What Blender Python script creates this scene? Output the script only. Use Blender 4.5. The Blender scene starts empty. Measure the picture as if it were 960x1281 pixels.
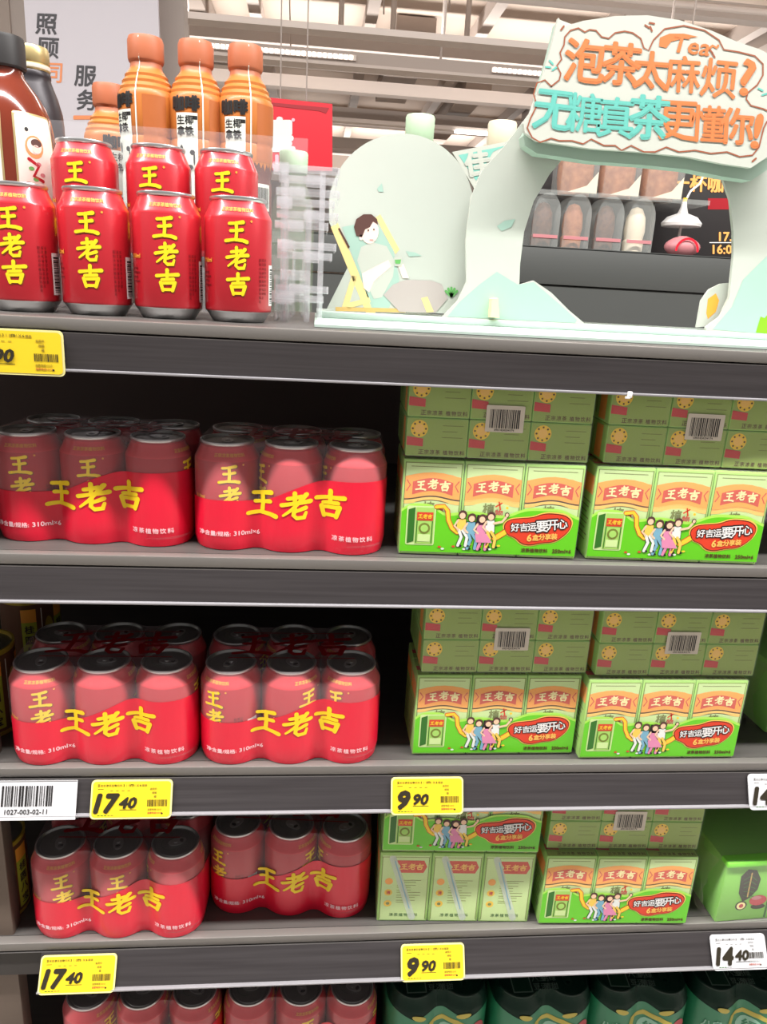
import bpy, bmesh, math, random
from mathutils import Vector, Matrix
from mathutils.geometry import tessellate_polygon
random.seed(7)
scene = bpy.context.scene
COL = scene.collection
pi = math.pi

# ------------------------------------------------------------------ camera
FPX = 934.38
RIGHT = Vector((0.99493, -0.085659, 0.05269))
UP = Vector((-0.025513, 0.291797, 0.95614))
BACK = Vector((-0.097277, -0.952637, 0.288132))
CAM = Vector((-0.0111, -0.7126, 0.0416))
cd = bpy.data.cameras.new('camera'); cam = bpy.data.objects.new('camera', cd); COL.objects.link(cam)
cd.sensor_fit = 'HORIZONTAL'; cd.sensor_width = 36; cd.lens = 36 * FPX / 960; cd.clip_start = 0.02; cd.clip_end = 200
cam.matrix_world = Matrix(((RIGHT.x, UP.x, BACK.x, CAM.x), (RIGHT.y, UP.y, BACK.y, CAM.y), (RIGHT.z, UP.z, BACK.z, CAM.z), (0, 0, 0, 1)))
scene.camera = cam

# ------------------------------------------------------------------ world, lights, exposure
w = bpy.data.worlds.new('world'); scene.world = w; w.use_nodes = True
w.node_tree.nodes['Background'].inputs[0].default_value = (1.0, 0.95, 0.92, 1)
w.node_tree.nodes['Background'].inputs[1].default_value = 0.29
scene.view_settings.view_transform = 'Standard'; scene.view_settings.look = 'None'
scene.view_settings.gamma = 1; scene.view_settings.use_curve_mapping = False
scene.view_settings.exposure = 0.10
scene.cycles.transparent_max_bounces = 64; scene.cycles.max_bounces = 10

def area(name, loc, sx, sy, power, col=(1, .97, .94)):
    l = bpy.data.lights.new(name, 'AREA'); l.shape = 'RECTANGLE'; l.size = sx; l.size_y = sy; l.energy = power; l.color = col
    o = bpy.data.objects.new(name, l); COL.objects.link(o); o.location = loc
    return o
area('aisle_tube_light', (0.3, -0.60, 2.10), 7.0, 0.10, 350)
area('opposite_tube_light', (0.3, 3.6, 2.4), 9.0, 0.3, 90)
area('far_tube_light', (0.3, 8.0, 2.5), 12.0, 0.5, 130)
for yy, zz, pw in ((5.1, 1.7, 160), (10.0, 1.9, 260), (17.0, 1.9, 340)):     # upward fill added to brighten the ceiling, without fixtures of its own
    area('ceiling_fill', (0.5, yy, zz), 14.0, 0.3, pw).rotation_euler = (pi, 0, 0)

# ------------------------------------------------------------------ helpers
def PX(x, y, Y):
    """point of the plane at depth Y seen in the photograph at pixel x, y"""
    d = -BACK + RIGHT * ((x - 480) / FPX) - UP * ((y - 640.5) / FPX)
    return CAM + d * ((Y - CAM.y) / d.y)

def lin(c):
    return tuple(((v / 255) / 12.92 if v <= 10 else (((v / 255) + .055) / 1.055) ** 2.4) for v in c)

MATS = {}
def mat(name, rgb=None, rough=.5, metal=0, coat=0, alpha=1, emit=0, noise=None, spec=.5, bump=None):
    if name in MATS: return MATS[name]
    m = bpy.data.materials.new(name); m.use_nodes = True; nt = m.node_tree
    b = nt.nodes['Principled BSDF']; c = lin(rgb) + (1,)
    b.inputs['Base Color'].default_value = c; b.inputs['Roughness'].default_value = rough; b.inputs['Metallic'].default_value = metal
    b.inputs['Coat Weight'].default_value = coat; b.inputs['Coat Roughness'].default_value = .12; b.inputs['Specular IOR Level'].default_value = spec
    if emit:
        b.inputs['Emission Color'].default_value = c; b.inputs['Emission Strength'].default_value = emit
    if noise:   # (scale xyz, second colour, detail)
        sc, rgb2, fac = noise
        tc = nt.nodes.new('ShaderNodeTexCoord'); mp = nt.nodes.new('ShaderNodeMapping'); mp.inputs['Scale'].default_value = sc
        nz = nt.nodes.new('ShaderNodeTexNoise'); nz.inputs['Scale'].default_value = 1; nz.inputs['Detail'].default_value = 5
        rp = nt.nodes.new('ShaderNodeValToRGB'); rp.color_ramp.elements[0].position = .5 - fac; rp.color_ramp.elements[1].position = .5 + fac
        rp.color_ramp.elements[0].color = c; rp.color_ramp.elements[1].color = lin(rgb2) + (1,)
        nt.links.new(tc.outputs['Object'], mp.inputs[0]); nt.links.new(mp.outputs[0], nz.inputs[0]); nt.links.new(nz.outputs['Fac'], rp.inputs[0])
        nt.links.new(rp.outputs[0], b.inputs['Base Color'])
    if bump:
        sc, st = bump
        tc = nt.nodes.new('ShaderNodeTexCoord'); mp = nt.nodes.new('ShaderNodeMapping'); mp.inputs['Scale'].default_value = sc
        nz = nt.nodes.new('ShaderNodeTexNoise'); nz.inputs['Scale'].default_value = 1; nz.inputs['Detail'].default_value = 3
        bp = nt.nodes.new('ShaderNodeBump'); bp.inputs['Strength'].default_value = st; bp.inputs['Distance'].default_value = .002
        nt.links.new(tc.outputs['Object'], mp.inputs[0]); nt.links.new(mp.outputs[0], nz.inputs[0])
        nt.links.new(nz.outputs['Fac'], bp.inputs['Height']); nt.links.new(bp.outputs[0], b.inputs['Normal'])
    if alpha < 1:
        tr = nt.nodes.new('ShaderNodeBsdfTransparent'); mx = nt.nodes.new('ShaderNodeMixShader'); mx.inputs[0].default_value = alpha
        nt.links.new(tr.outputs[0], mx.inputs[1]); nt.links.new(b.outputs[0], mx.inputs[2])
        nt.links.new(mx.outputs[0], nt.nodes['Material Output'].inputs['Surface'])
    MATS[name] = m
    return m

# metals, shelves
mat('strip_metal', (58, 54, 55), .34, .35, noise=((6, 60, 260), (74, 70, 71), .25))
mat('shelf_metal', (92, 89, 86), .45, .25, noise=((14, 120, 20), (80, 77, 75), .3))
mat('shelf_nose', (120, 116, 112), .4, .3)
mat('shelf_dark', (58, 54, 52), .6, .2)
mat('lip_light', (148, 146, 150), .35, .2)
mat('panel_dark', (110, 94, 90), .75)
mat('post_brown', (96, 82, 72), .5, .3, noise=((8, 8, 30), (112, 98, 88), .3))
# cans
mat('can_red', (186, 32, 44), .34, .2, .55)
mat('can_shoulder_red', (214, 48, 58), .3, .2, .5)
mat('aluminium', (200, 200, 200), .28, .9)
mat('lid_metal', (150, 152, 150), .32, .95)
mat('gold', (250, 214, 26), .45)
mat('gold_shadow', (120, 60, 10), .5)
mat('small_gold', (236, 168, 62), .5)
mat('dark_red', (120, 8, 18), .5)
mat('white', (240, 238, 236), .5)
mat('ink', (26, 24, 24), .5)
mat('brown_ink', (92, 60, 30), .5)
mat('film', (226, 206, 210), .14, 0, 0, alpha=.13, bump=((60, 60, 14), .5))
mat('film_clear', (235, 240, 235), .12, 0, 0, alpha=.09, bump=((40, 40, 20), .5))
mat('band_red', (226, 22, 54), .3, 0, .2, bump=((90, 90, 20), .35))
mat('top_red', (150, 16, 24), .4)
mat('band_text', (252, 214, 220), .5)
# cartons
mat('box_green', (166, 214, 104), .45)
mat('box_top_green', (152, 176, 82), .5)
mat('box_pale', (206, 232, 158), .45)
mat('box_line', (120, 130, 50), .5)
mat('box_orange', (252, 168, 62), .45)
mat('box_orange_light', (253, 202, 100), .45)
mat('box_red', (214, 66, 40), .45)
mat('box_yellow', (250, 206, 54), .5)
mat('box_crimson', (206, 50, 56), .5)
mat('box_cream', (250, 236, 170), .5)
mat('banner_green', (100, 204, 22), .32, 0, .25, bump=((30, 30, 8), .3))
mat('banner_edge', (176, 232, 92), .35)
mat('banner_deep', (44, 110, 30), .4)
mat('bubble_red', (222, 62, 34), .4)
mat('bubble_dark', (110, 30, 14), .4)
mat('skin', (244, 204, 170), .5)
mat('cloth_blue', (122, 176, 200), .5)
mat('cloth_pink', (226, 140, 178), .5)
mat('cloth_white', (232, 236, 230), .5)
mat('cloth_yellow', (244, 206, 90), .5)
mat('sticker', (216, 206, 190), .5)
mat('straw_white', (232, 240, 232), .25, 0, 0, alpha=.55)
# tickets
mat('ticket_yellow', (230, 198, 32), .5)
mat('ticket_border', (226, 218, 150), .4)
mat('ticket_white', (204, 204, 207), .45)
mat('ticket_ink', (40, 34, 20), .5)
mat('ticket_faint', (150, 128, 40), .5)
mat('ticket_faint_grey', (160, 160, 160), .5)
mat('ticket_red', (190, 80, 60), .5)
# standee
mat('card_mint', (190, 192, 182), .6, noise=((3, 3, 3), (185, 191, 182), .2))
mat('card_edge', (166, 188, 173), .6)
mat('card_white', (190, 193, 183), .55)
mat('card_teal', (122, 190, 176), .55)
mat('card_teal_pale', (160, 190, 177), .55)
mat('card_base', (180, 198, 188), .5)
mat('sign_orange', (206, 120, 68), .5)
mat('sign_teal', (98, 182, 170), .5)
mat('sign_brown', (150, 84, 58), .5)
mat('hair', (84, 52, 46), .6)
mat('wood_tan', (232, 206, 140), .6)
mat('wood_deep', (206, 172, 104), .6)
mat('trouser', (178, 168, 164), .6)
mat('leaf', (100, 172, 92), .6)
mat('face', (246, 214, 202), .6)
# bottles and background
mat('sleeve_orange', (188, 110, 44), .45, 0, .1)
mat('sleeve_cap', (180, 102, 68), .5)
mat('sleeve_brown', (104, 58, 50), .4)
mat('sleeve_side', (178, 100, 52), .4)
mat('label_pale', (222, 228, 218), .45)
mat('label_cream', (232, 224, 214), .45)
mat('tea_brown', (112, 44, 26), .14, 0, .6)
mat('cap_black', (40, 38, 38), .5)
mat('bottle_black', (52, 48, 52), .4, .3)
mat('cap_gold', (206, 186, 132), .35, .6)
mat('cap_green', (184, 212, 178), .5)
mat('cap_beige', (226, 214, 188), .5)
mat('tea_green', (196, 216, 176), .25, 0, .4, alpha=.16)
mat('acrylic', (230, 232, 236), .05, 0, 0, alpha=.07)
mat('acrylic_edge', (240, 240, 244), .06, .4, 0, alpha=.30)
mat('poster_white', (214, 208, 214), .5)
mat('poster_grey', (70, 68, 72), .5)
mat('poster_orange', (244, 150, 96), .5)
mat('sign_red', (232, 26, 48), .4)
mat('sign_red_dark', (170, 22, 36), .4)
mat('sign_pink', (244, 190, 206), .4)
mat('rack_grey', (74, 76, 74), .55)
mat('rack_black', (46, 42, 42), .5)
mat('bread', (196, 128, 84), .6, noise=((60, 60, 60), (150, 84, 50), .25))
mat('bread_dark', (120, 76, 54), .6, noise=((80, 80, 80), (70, 40, 34), .25))
mat('cream', (240, 226, 200), .5)
mat('pink', (196, 128, 132), .5)
mat('tub', (214, 218, 214), .12, 0, 0, alpha=.24)
mat('menu_orange', (240, 170, 90), .5, emit=.35)
mat('menu_white', (236, 236, 232), .5, emit=.3)
mat('ceiling_paint', (210, 192, 178), .9, noise=((.5, .8, .5), (196, 178, 164), .3))
mat('beam_pale', (200, 188, 180), .7)
mat('beam_grey', (172, 160, 152), .7)
mat('duct_dark', (166, 152, 142), .8)
mat('wall_paint', (196, 184, 174), .9)
mat('floor_tile', (186, 180, 172), .35)
mat('tube_glow', (255, 252, 246), .5, emit=6)
mat('film_dark', (12, 46, 34), .5, 0, 0, alpha=.86, spec=.2)
mat('dark_can_green', (18, 60, 44), .4, .3, .3)
mat('green_label', (38, 128, 88), .4)
mat('green_pale', (150, 200, 176), .5)
mat('yellow_arch', (196, 180, 74), .5)
mat('dark_tag', (104, 122, 110), .5)
mat('brown_can', (112, 74, 52), .4, .2)
mat('can_yellow_rim', (196, 168, 60), .4, .4)
mat('label_lime', (176, 184, 56), .5)
mat('carton_green', (138, 206, 88), .4)
mat('carton_dark', (60, 110, 50), .5)
mat('carton_lime', (130, 240, 30), .4)
mat('fig_dark', (62, 56, 48), .6)
mat('fruit_red', (190, 70, 78), .5)

# ---- 2-D artwork: a list of (verts, triangles, material, layer)
_txt = {}
def glyphs(s, bold):
    k = (s, bold)
    if k not in _txt:
        c = bpy.data.curves.new('t', 'FONT'); c.body = s; c.size = 1; c.resolution_u = 2
        o = bpy.data.objects.new('t', c); COL.objects.link(o); bpy.context.view_layer.update()
        m = bpy.data.meshes.new_from_object(o.evaluated_get(bpy.context.evaluated_depsgraph_get()))
        v = [(p.co.x, p.co.y) for p in m.vertices]; f = [tuple(p.vertices) for p in m.polygons]
        bpy.data.objects.remove(o); bpy.data.curves.remove(c); bpy.data.meshes.remove(m)
        if not v: v = [(0, 0)]
        _txt[k] = (v, f)
    return _txt[k]

WANG = [[(.18, .86, .11), (.45, .88, .10), (.82, .95, .15)], [(.24, .53, .11), (.5, .55, .09), (.78, .60, .13)],
        [(.50, .90, .12), (.52, .5, .11), (.49, .12, .12)], [(.0, .06, .12), (.4, .13, .10), (.8, .11, .13), (1.0, .05, .15)]]
LAO = [[(.22, .78, .11), (.70, .86, .12)], [(.46, 1.0, .12), (.47, .62, .10)], [(.0, .52, .12), (.4, .60, .10), (1.0, .66, .14)],
       [(.86, .93, .14), (.60, .62, .11), (.36, .36, .09), (.06, .12, .05)], [(.84, .42, .13), (.45, .28, .08)],
       [(.47, .46, .11), (.43, .14, .11), (.55, .03, .12), (.80, .05, .13), (.86, .24, .07)]]
JI = [[(.50, 1.0, .14), (.49, .62, .11)], [(.0, .70, .13), (.4, .75, .10), (1.0, .80, .15)], [(.24, .53, .10), (.78, .58, .12)],
      [(.18, .40, .13), (.28, .02, .11)], [(.2, .36, .10), (.84, .41, .12)], [(.84, .42, .14), (.72, .03, .12)], [(.27, .07, .10), (.74, .08, .10)]]
BRUSH = {'王': WANG, '老': LAO, '吉': JI}

class Art:
    def __init__(s): s.items = []
    def poly(s, pts, m, layer=0):
        t = tessellate_polygon([[Vector((x, y, 0)) for x, y in pts]])
        s.items.append((list(pts), [tuple(q) for q in t], m, layer)); return s
    def rect(s, x0, y0, x1, y1, m, layer=0): return s.poly([(x0, y0), (x1, y0), (x1, y1), (x0, y1)], m, layer)
    def rrect(s, x0, y0, x1, y1, r, m, layer=0):
        p = []
        for cx, cy, a in ((x1 - r, y1 - r, 0), (x0 + r, y1 - r, 90), (x0 + r, y0 + r, 180), (x1 - r, y0 + r, 270)):
            for k in range(5): t = math.radians(a + k * 22.5); p.append((cx + r * math.cos(t), cy + r * math.sin(t)))
        return s.poly(p, m, layer)
    def ell(s, cx, cy, rx, ry, m, layer=0, n=16, rot=0):
        c, q = math.cos(rot), math.sin(rot)
        P = []
        for k in range(n):
            x, y = rx * math.cos(2 * pi * k / n), ry * math.sin(2 * pi * k / n); P.append((cx + x * c - y * q, cy + x * q + y * c))
        return s.poly(P, m, layer)
    def stroke(s, pts, m, layer=0, width=None, grow=0, closed=False):
        P = [(p[0], p[1], (width if width else p[2]) + grow) for p in pts]
        if closed: P.append(P[0])
        n = len(P); V = []; F = []
        for i in range(n):
            a = P[max(i - 1, 0)]; b = P[min(i + 1, n - 1)]
            if closed and i in (0, n - 1): a, b = P[n - 2], P[1]
            dx, dy = b[0] - a[0], b[1] - a[1]; L = math.hypot(dx, dy) or 1; h = P[i][2] / 2
            V += [(P[i][0] - dy / L * h, P[i][1] + dx / L * h), (P[i][0] + dy / L * h, P[i][1] - dx / L * h)]
        for i in range(n - 1): F += [(2 * i, 2 * i + 1, 2 * i + 3), (2 * i, 2 * i + 3, 2 * i + 2)]
        s.items.append((V, F, m, layer))
        if not closed:
            for p in (P[0], P[-1]): s.ell(p[0], p[1], p[2] / 2, p[2] / 2, m, layer + .04, 8)
        return s
    def brush(s, ch, cx, cy, size, m, layer=0, grow=0, dx=0, dy=0, asp=1):
        for j, st in enumerate(BRUSH[ch]):
            s.stroke([(cx + dx + (x - .5) * size * asp, cy + dy + (y - .5) * size, wd * size) for x, y, wd in st], m, layer + .08 * j, grow=grow)
        return s
    def text(s, body, cx, cy, h, m, layer=0, bold=0, rot=0, shear=0, sx=1, flip=1):
        v, f = glyphs(body, 0)
        xs = [p[0] for p in v]; ys = [p[1] for p in v]; ox = (min(xs) + max(xs)) / 2; oy = (min(ys) + max(ys)) / 2; k = h / max(max(ys) - min(ys), 1e-6)
        c, q = math.cos(rot), math.sin(rot); V = []
        for x, y in v:
            yy = (y - oy) * k; x = ((x - ox) * k + yy * shear) * sx; yy *= flip
            V.append((cx + x * c - yy * q, cy + x * q + yy * c))
        s.items.append((V, f, m, layer))
        if bold:    # a heavier stroke: the same outline laid down again, shifted round a small circle, each a hair higher
            n = 4 if bold < .02 else 8
            for j in range(n):
                dx, dy = bold * k * math.cos(2 * pi * j / n), bold * k * math.sin(2 * pi * j / n)
                s.items.append(([(x + dx, y + dy) for x, y in V], f, m, layer + .11 * (j + 1)))
        return s
    def barcode(s, x0, y0, x1, y1, m, layer=0, seed=1):
        r = random.Random(seed); x = x0; u = (x1 - x0) / 60
        while x < x1 - u:
            wd = u * r.choice((1, 1, 1.6, 2.4)); s.rect(x, y0, min(x + wd, x1), y1, m, layer); x += wd + u * r.choice((.9, 1.2, 1.8))
        return s

def xform(art, M):
    """2-D affine (a,b,c,d,e,f): x' = a x + b y + c"""
    o = Art(); a, b, c, d, e, f = M
    for V, F, m, l in art.items: o.items.append(([(a * x + b * y + c, d * x + e * y + f) for x, y in V], F, m, l))
    return o

class MB:
    """collects geometry and builds one mesh with several materials"""
    def __init__(s): s.v = []; s.f = []; s.m = []; s.names = []; s.sm = []
    def mi(s, name):
        if name not in s.names: s.names.append(name)
        return s.names.index(name)
    def add(s, V, F, m, smooth=False):
        o = len(s.v); s.v += [tuple(p) for p in V]; k = s.mi(m)
        for f in F: s.f.append(tuple(i + o for i in f)); s.m.append(k); s.sm.append(smooth)
        return s
    def box(s, x0, y0, z0, x1, y1, z1, m, bev=0):
        if bev <= 0:
            V = [(x, y, z) for x in (x0, x1) for y in (y0, y1) for z in (z0, z1)]
            F = [(0, 1, 3, 2), (4, 6, 7, 5), (0, 4, 5, 1), (2, 3, 7, 6), (0, 2, 6, 4), (1, 5, 7, 3)]
            return s.add(V, F, m)
        bm = bmesh.new(); bmesh.ops.create_cube(bm, size=1)
        for v in bm.verts: v.co = Vector(((x0 + x1) / 2 + v.co.x * (x1 - x0), (y0 + y1) / 2 + v.co.y * (y1 - y0), (z0 + z1) / 2 + v.co.z * (z1 - z0)))
        bmesh.ops.bevel(bm, geom=list(bm.edges), offset=bev, segments=2, profile=.5, affect='EDGES')
        bm.verts.index_update(); s.add([v.co for v in bm.verts], [[v.index for v in f.verts] for f in bm.faces], m, True); bm.free(); return s
    def lathe(s, prof, m, seg=40, cx=0, cy=0, cz=0, cap0=True, cap1=True):
        """prof: (r, z) or (r, z, material of the ring that starts here)"""
        V = [(cx + p[0] * math.cos(2 * pi * k / seg), cy + p[0] * math.sin(2 * pi * k / seg), cz + p[1]) for p in prof for k in range(seg)]
        o = len(s.v); s.v += V
        for i in range(len(prof) - 1):
            k2 = s.mi(prof[i][2] if len(prof[i]) > 2 else m)
            for k in range(seg):
                s.f.append((o + i * seg + k, o + i * seg + (k + 1) % seg, o + (i + 1) * seg + (k + 1) % seg, o + (i + 1) * seg + k)); s.m.append(k2); s.sm.append(True)
        if cap0: s.f.append(tuple(o + k for k in reversed(range(seg)))); s.m.append(s.mi(prof[0][2] if len(prof[0]) > 2 else m)); s.sm.append(False)
        if cap1: s.f.append(tuple(o + (len(prof) - 1) * seg + k for k in range(seg))); s.m.append(s.mi(prof[-1][2] if len(prof[-1]) > 2 else m)); s.sm.append(False)
        return s
    def prism(s, pts, fn0, fn1, m, medge=None):
        """pts 2-D outline; fn0/fn1 map it to the front and back faces"""
        t = tessellate_polygon([[Vector((x, y, 0)) for x, y in pts]]); n = len(pts)
        A = [fn0(x, y) for x, y in pts]; B = [fn1(x, y) for x, y in pts]
        s.add(A, t, m); s.add(B, t, m)
        s.add(A + B, [(i, (i + 1) % n, n + (i + 1) % n, n + i) for i in range(n)], medge or m); return s
    def tube(s, path, r, m, seg=8):
        V = []; n = len(path); P = [Vector(p) for p in path]
        for i in range(n):
            d = (P[min(i + 1, n - 1)] - P[max(i - 1, 0)]).normalized(); a = d.orthogonal().normalized(); b = d.cross(a)
            V += [P[i] + r * (a * math.cos(2 * pi * k / seg) + b * math.sin(2 * pi * k / seg)) for k in range(seg)]
        F = [(i * seg + k, i * seg + (k + 1) % seg, (i + 1) * seg + (k + 1) % seg, (i + 1) * seg + k) for i in range(n - 1) for k in range(seg)]
        F += [tuple(reversed(range(seg))), tuple((n - 1) * seg + k for k in range(seg))]
        return s.add(V, F, m, True)
    def put(s, art, fn, step=None, vstep=None, unit=.0002, base=.0002):
        """lay artwork on a surface: fn(u, v, h) -> point at height h above it"""
        for V, F, m, layer in art.items:
            h = base + layer * unit
            if step:
                bm = bmesh.new(); vs = [bm.verts.new((x, y, 0)) for x, y in V]
                for f in F:
                    if len(set(f)) > 2:
                        try: bm.faces.new([vs[i] for i in f])
                        except ValueError: pass
                x0 = min(p[0] for p in V); x1 = max(p[0] for p in V); k = math.floor(x0 / step) + 1
                while k * step < x1:
                    bmesh.ops.bisect_plane(bm, geom=list(bm.verts) + list(bm.edges) + list(bm.faces), plane_co=(k * step, 0, 0), plane_no=(1, 0, 0)); k += 1
                if vstep:
                    y0 = min(p[1] for p in V); y1 = max(p[1] for p in V); k = math.floor(y0 / vstep) + 1
                    while k * vstep < y1:
                        bmesh.ops.bisect_plane(bm, geom=list(bm.verts) + list(bm.edges) + list(bm.faces), plane_co=(0, k * vstep, 0), plane_no=(0, 1, 0)); k += 1
                bm.verts.index_update(); s.add([fn(v.co.x, v.co.y, h) for v in bm.verts], [[v.index for v in f.verts] for f in bm.faces], m); bm.free()
            else:
                s.add([fn(x, y, h) for x, y in V], F, m)
        return s
    def mesh(s, name):
        me = bpy.data.meshes.new(name); me.from_pydata(s.v, [], s.f); me.validate(clean_customdata=False)
        if len(me.polygons) == len(s.f):
            me.polygons.foreach_set('material_index', s.m); me.polygons.foreach_set('use_smooth', s.sm)
        else:
            print('polygon mismatch', name, len(me.polygons), len(s.f))
        for n in s.names: me.materials.append(MATS[n])
        me.set_sharp_from_angle(angle=math.radians(35)); me.update(); return me
    def build(s, name, parent=None, loc=None, label=None):
        return obj(name, s.mesh(name), parent, loc, label)

def obj(name, me, parent=None, loc=None, label=None):
    o = bpy.data.objects.new(name, me); COL.objects.link(o)
    if parent: o.parent = parent
    if loc: o.location = loc
    if label: o['label'] = label
    return o
def tag(o, label, cat, group=None, kind=None):
    if label: o['label'] = label
    if cat: o['category'] = cat
    if group: o['group'] = group
    if kind: o['kind'] = kind
    return o
def thing(name, loc, label, cat, group=None, rz=0, rx=0):
    o = bpy.data.objects.new(name, None); COL.objects.link(o); o.empty_display_size = .02
    o.location = loc; o.rotation_euler = (rx, 0, rz); return tag(o, label, cat, group)
def struct(o): o['kind'] = 'structure'; return o

def planeXZ(Y, cx=0, cz=0): return lambda u, v, h: Vector((cx + u, Y - h, cz + v))
def pixplane(Y): return lambda u, v, h: PX(u, v, Y - h)

# ------------------------------------------------------------------ the setting
Z = [0, -.2261, -.4704, -.7063, -.942]
struct(MB().box(-14, -12, -1.46, 14, 26, -1.40, 'floor_tile').build('floor'))
ceil = struct(MB().box(-14, 2.0, 3.3, 14, 26, 3.36, 'ceiling_paint').build('ceiling'))
struct(MB().box(-14, 25.5, -1.40, 14, 25.6, 3.3, 'wall_paint').build('wall_back'))
for k, (y, z, h, d, m) in enumerate([(7.6, 2.95, .14, .16, 'beam_pale'), (9.6, 2.98, .2, .2, 'beam_grey'), (11.5, 2.9, .16, .2, 'beam_pale'), (13.6, 2.96, .25, .25, 'beam_grey'),
                                  (16, 2.9, .3, .25, 'beam_pale'), (18.5, 2.95, .3, .3, 'duct_dark'), (21, 2.9, .3, .3, 'beam_pale')]):
    MB().box(-13, y, z - h, 13, y + d, z, m).build('ceiling_beam', ceil)
for k, x in enumerate([-5.4, -3.9, -2.3, -.9, .5, 1.9, 3.4, 5.0, 6.8]):
    MB().box(x, 2.3, 3.12, x + .14, 25, 3.3, ('beam_grey', 'beam_pale')[k % 2]).build('ceiling_joist', ceil)
for (x, y, lx, ly) in [(-2.9, 8.2, .35, 5), (-1.6, 7.8, .22, 4), (.9, 9.9, .5, 3.4), (3.6, 9.0, .6, 5), (5.2, 8.2, .3, 3), (-4.6, 9, .4, 6), (2.2, 12, .4, 6)]:
    MB().box(x, y, 3.02, x + lx, y + ly, 3.28, 'duct_dark').build('air_duct', ceil)
for (x, y) in [(.55, 7.7), (1.15, 7.4), (2.0, 6.6), (2.35, 6.0), (-.4, 9.0), (3.1, 8.0)]:
    MB().tube([(x, y, 3.3), (x + .03, y, 2.6)], .008, 'duct_dark', 6).build('hanging_wire', ceil)
for (y, z, r) in [(6.6, 2.55, .03), (8.9, 2.4, .04), (12.4, 2.5, .06), (15, 2.5, .05)]:
    MB().tube([(-12, y, z), (12, y, z)], r, 'beam_pale', 10).build('ceiling_pipe', ceil)
for (x, y) in [(.62, 7.0), (.15, 7.0), (1.3, 7.0)]:
    MB().tube([(x, y, 2.62), (x, y, 2.2)], .025, 'duct_dark', 8).build('sprinkler_drop', ceil)
# hanging light rails
def rail(name, Y, pa, pb, dz, dy, label, segs, parts):
    a = PX(*pa, Y); zt = (a.z + PX(*pb, Y).z) / 2
    t = thing(name, (0, Y, zt), label, 'light rail', 'light rails under the ceiling')
    MB().box(-5, 0, -dz, 6, dy, 0, 'beam_grey').build('rail_body', t)
    MB().box(-5, -.015, -dz - .018, 6, dy + .015, -dz, 'beam_pale').build('rail_flange', t)
    for (x0, x1) in segs:
        p0 = PX(x0, pa[1], Y).x; p1 = PX(x1, pa[1], Y).x; n = max(2, int((p1 - p0) / .035))
        g = MB().box(p0 - .01, -.014, -dz + .018, p1 + .01, -.002, -dz + .052, 'beam_pale').build('lamp_housing', t)
        b = MB()
        for k in range(n): xx = p0 + (p1 - p0) * k / n; b.box(xx, -.02, -dz + .024, xx + .02, -.012, -dz + .046, 'tube_glow')
        b.build('led_row', g)
    for x in (-2.6, -.9, .8, 2.4): MB().tube([(x, dy / 2, 0), (x, dy / 2, 3.3 - zt)], .008, 'beam_grey', 6).build('hanger', t)
rail('light_rail', 5.0, (250, 48), (670, 84), .075, .1, 'grey hanging light rail with rows of white LEDs, behind the sign board', [(100, 130), (195, 445), (620, 760)], 0)
t = thing('cable_tray', (0, 4.2, PX(400, 32, 4.2).z), 'long pale cable tray, the highest rail hanging above the orange-brown bottles', 'cable tray')
MB().box(-1.0, 0, -.02, 5, .12, 0, 'beam_pale').build('tray_floor', t)
MB().box(-1.0, -.005, -.022, 5, 0, .012, 'beam_pale').build('tray_side', t)
for x in (-.8, .7, 2.2): MB().tube([(x, .06, 0), (x, .06, 1.7)], .006, 'beam_grey', 6).build('hanger', t)
t = thing('light_rail', (0, 6.2, PX(600, 160, 6.2).z), 'lower pale light rail with one white tube seen past the round panel', 'light rail', 'light rails under the ceiling')
MB().box(-4, 0, -.03, 6, .08, 0, 'beam_pale').build('rail_body', t)
q0, q1 = PX(570, 160, 6.2).x, PX(625, 160, 6.2).x
MB().box(q0, -.02, -.05, q1, .03, -.03, 'tube_glow').build('led_row', t)
# lamp over this aisle (outside the frame, above the camera)
t = thing('aisle_lamp', (.3, -.60, 2.14), 'long white tube lamp hanging above the drinks aisle', 'lamp')
MB().box(-3.5, -.07, -.02, 3.5, .07, .04, 'beam_pale').build('lamp_housing', t)

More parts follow.
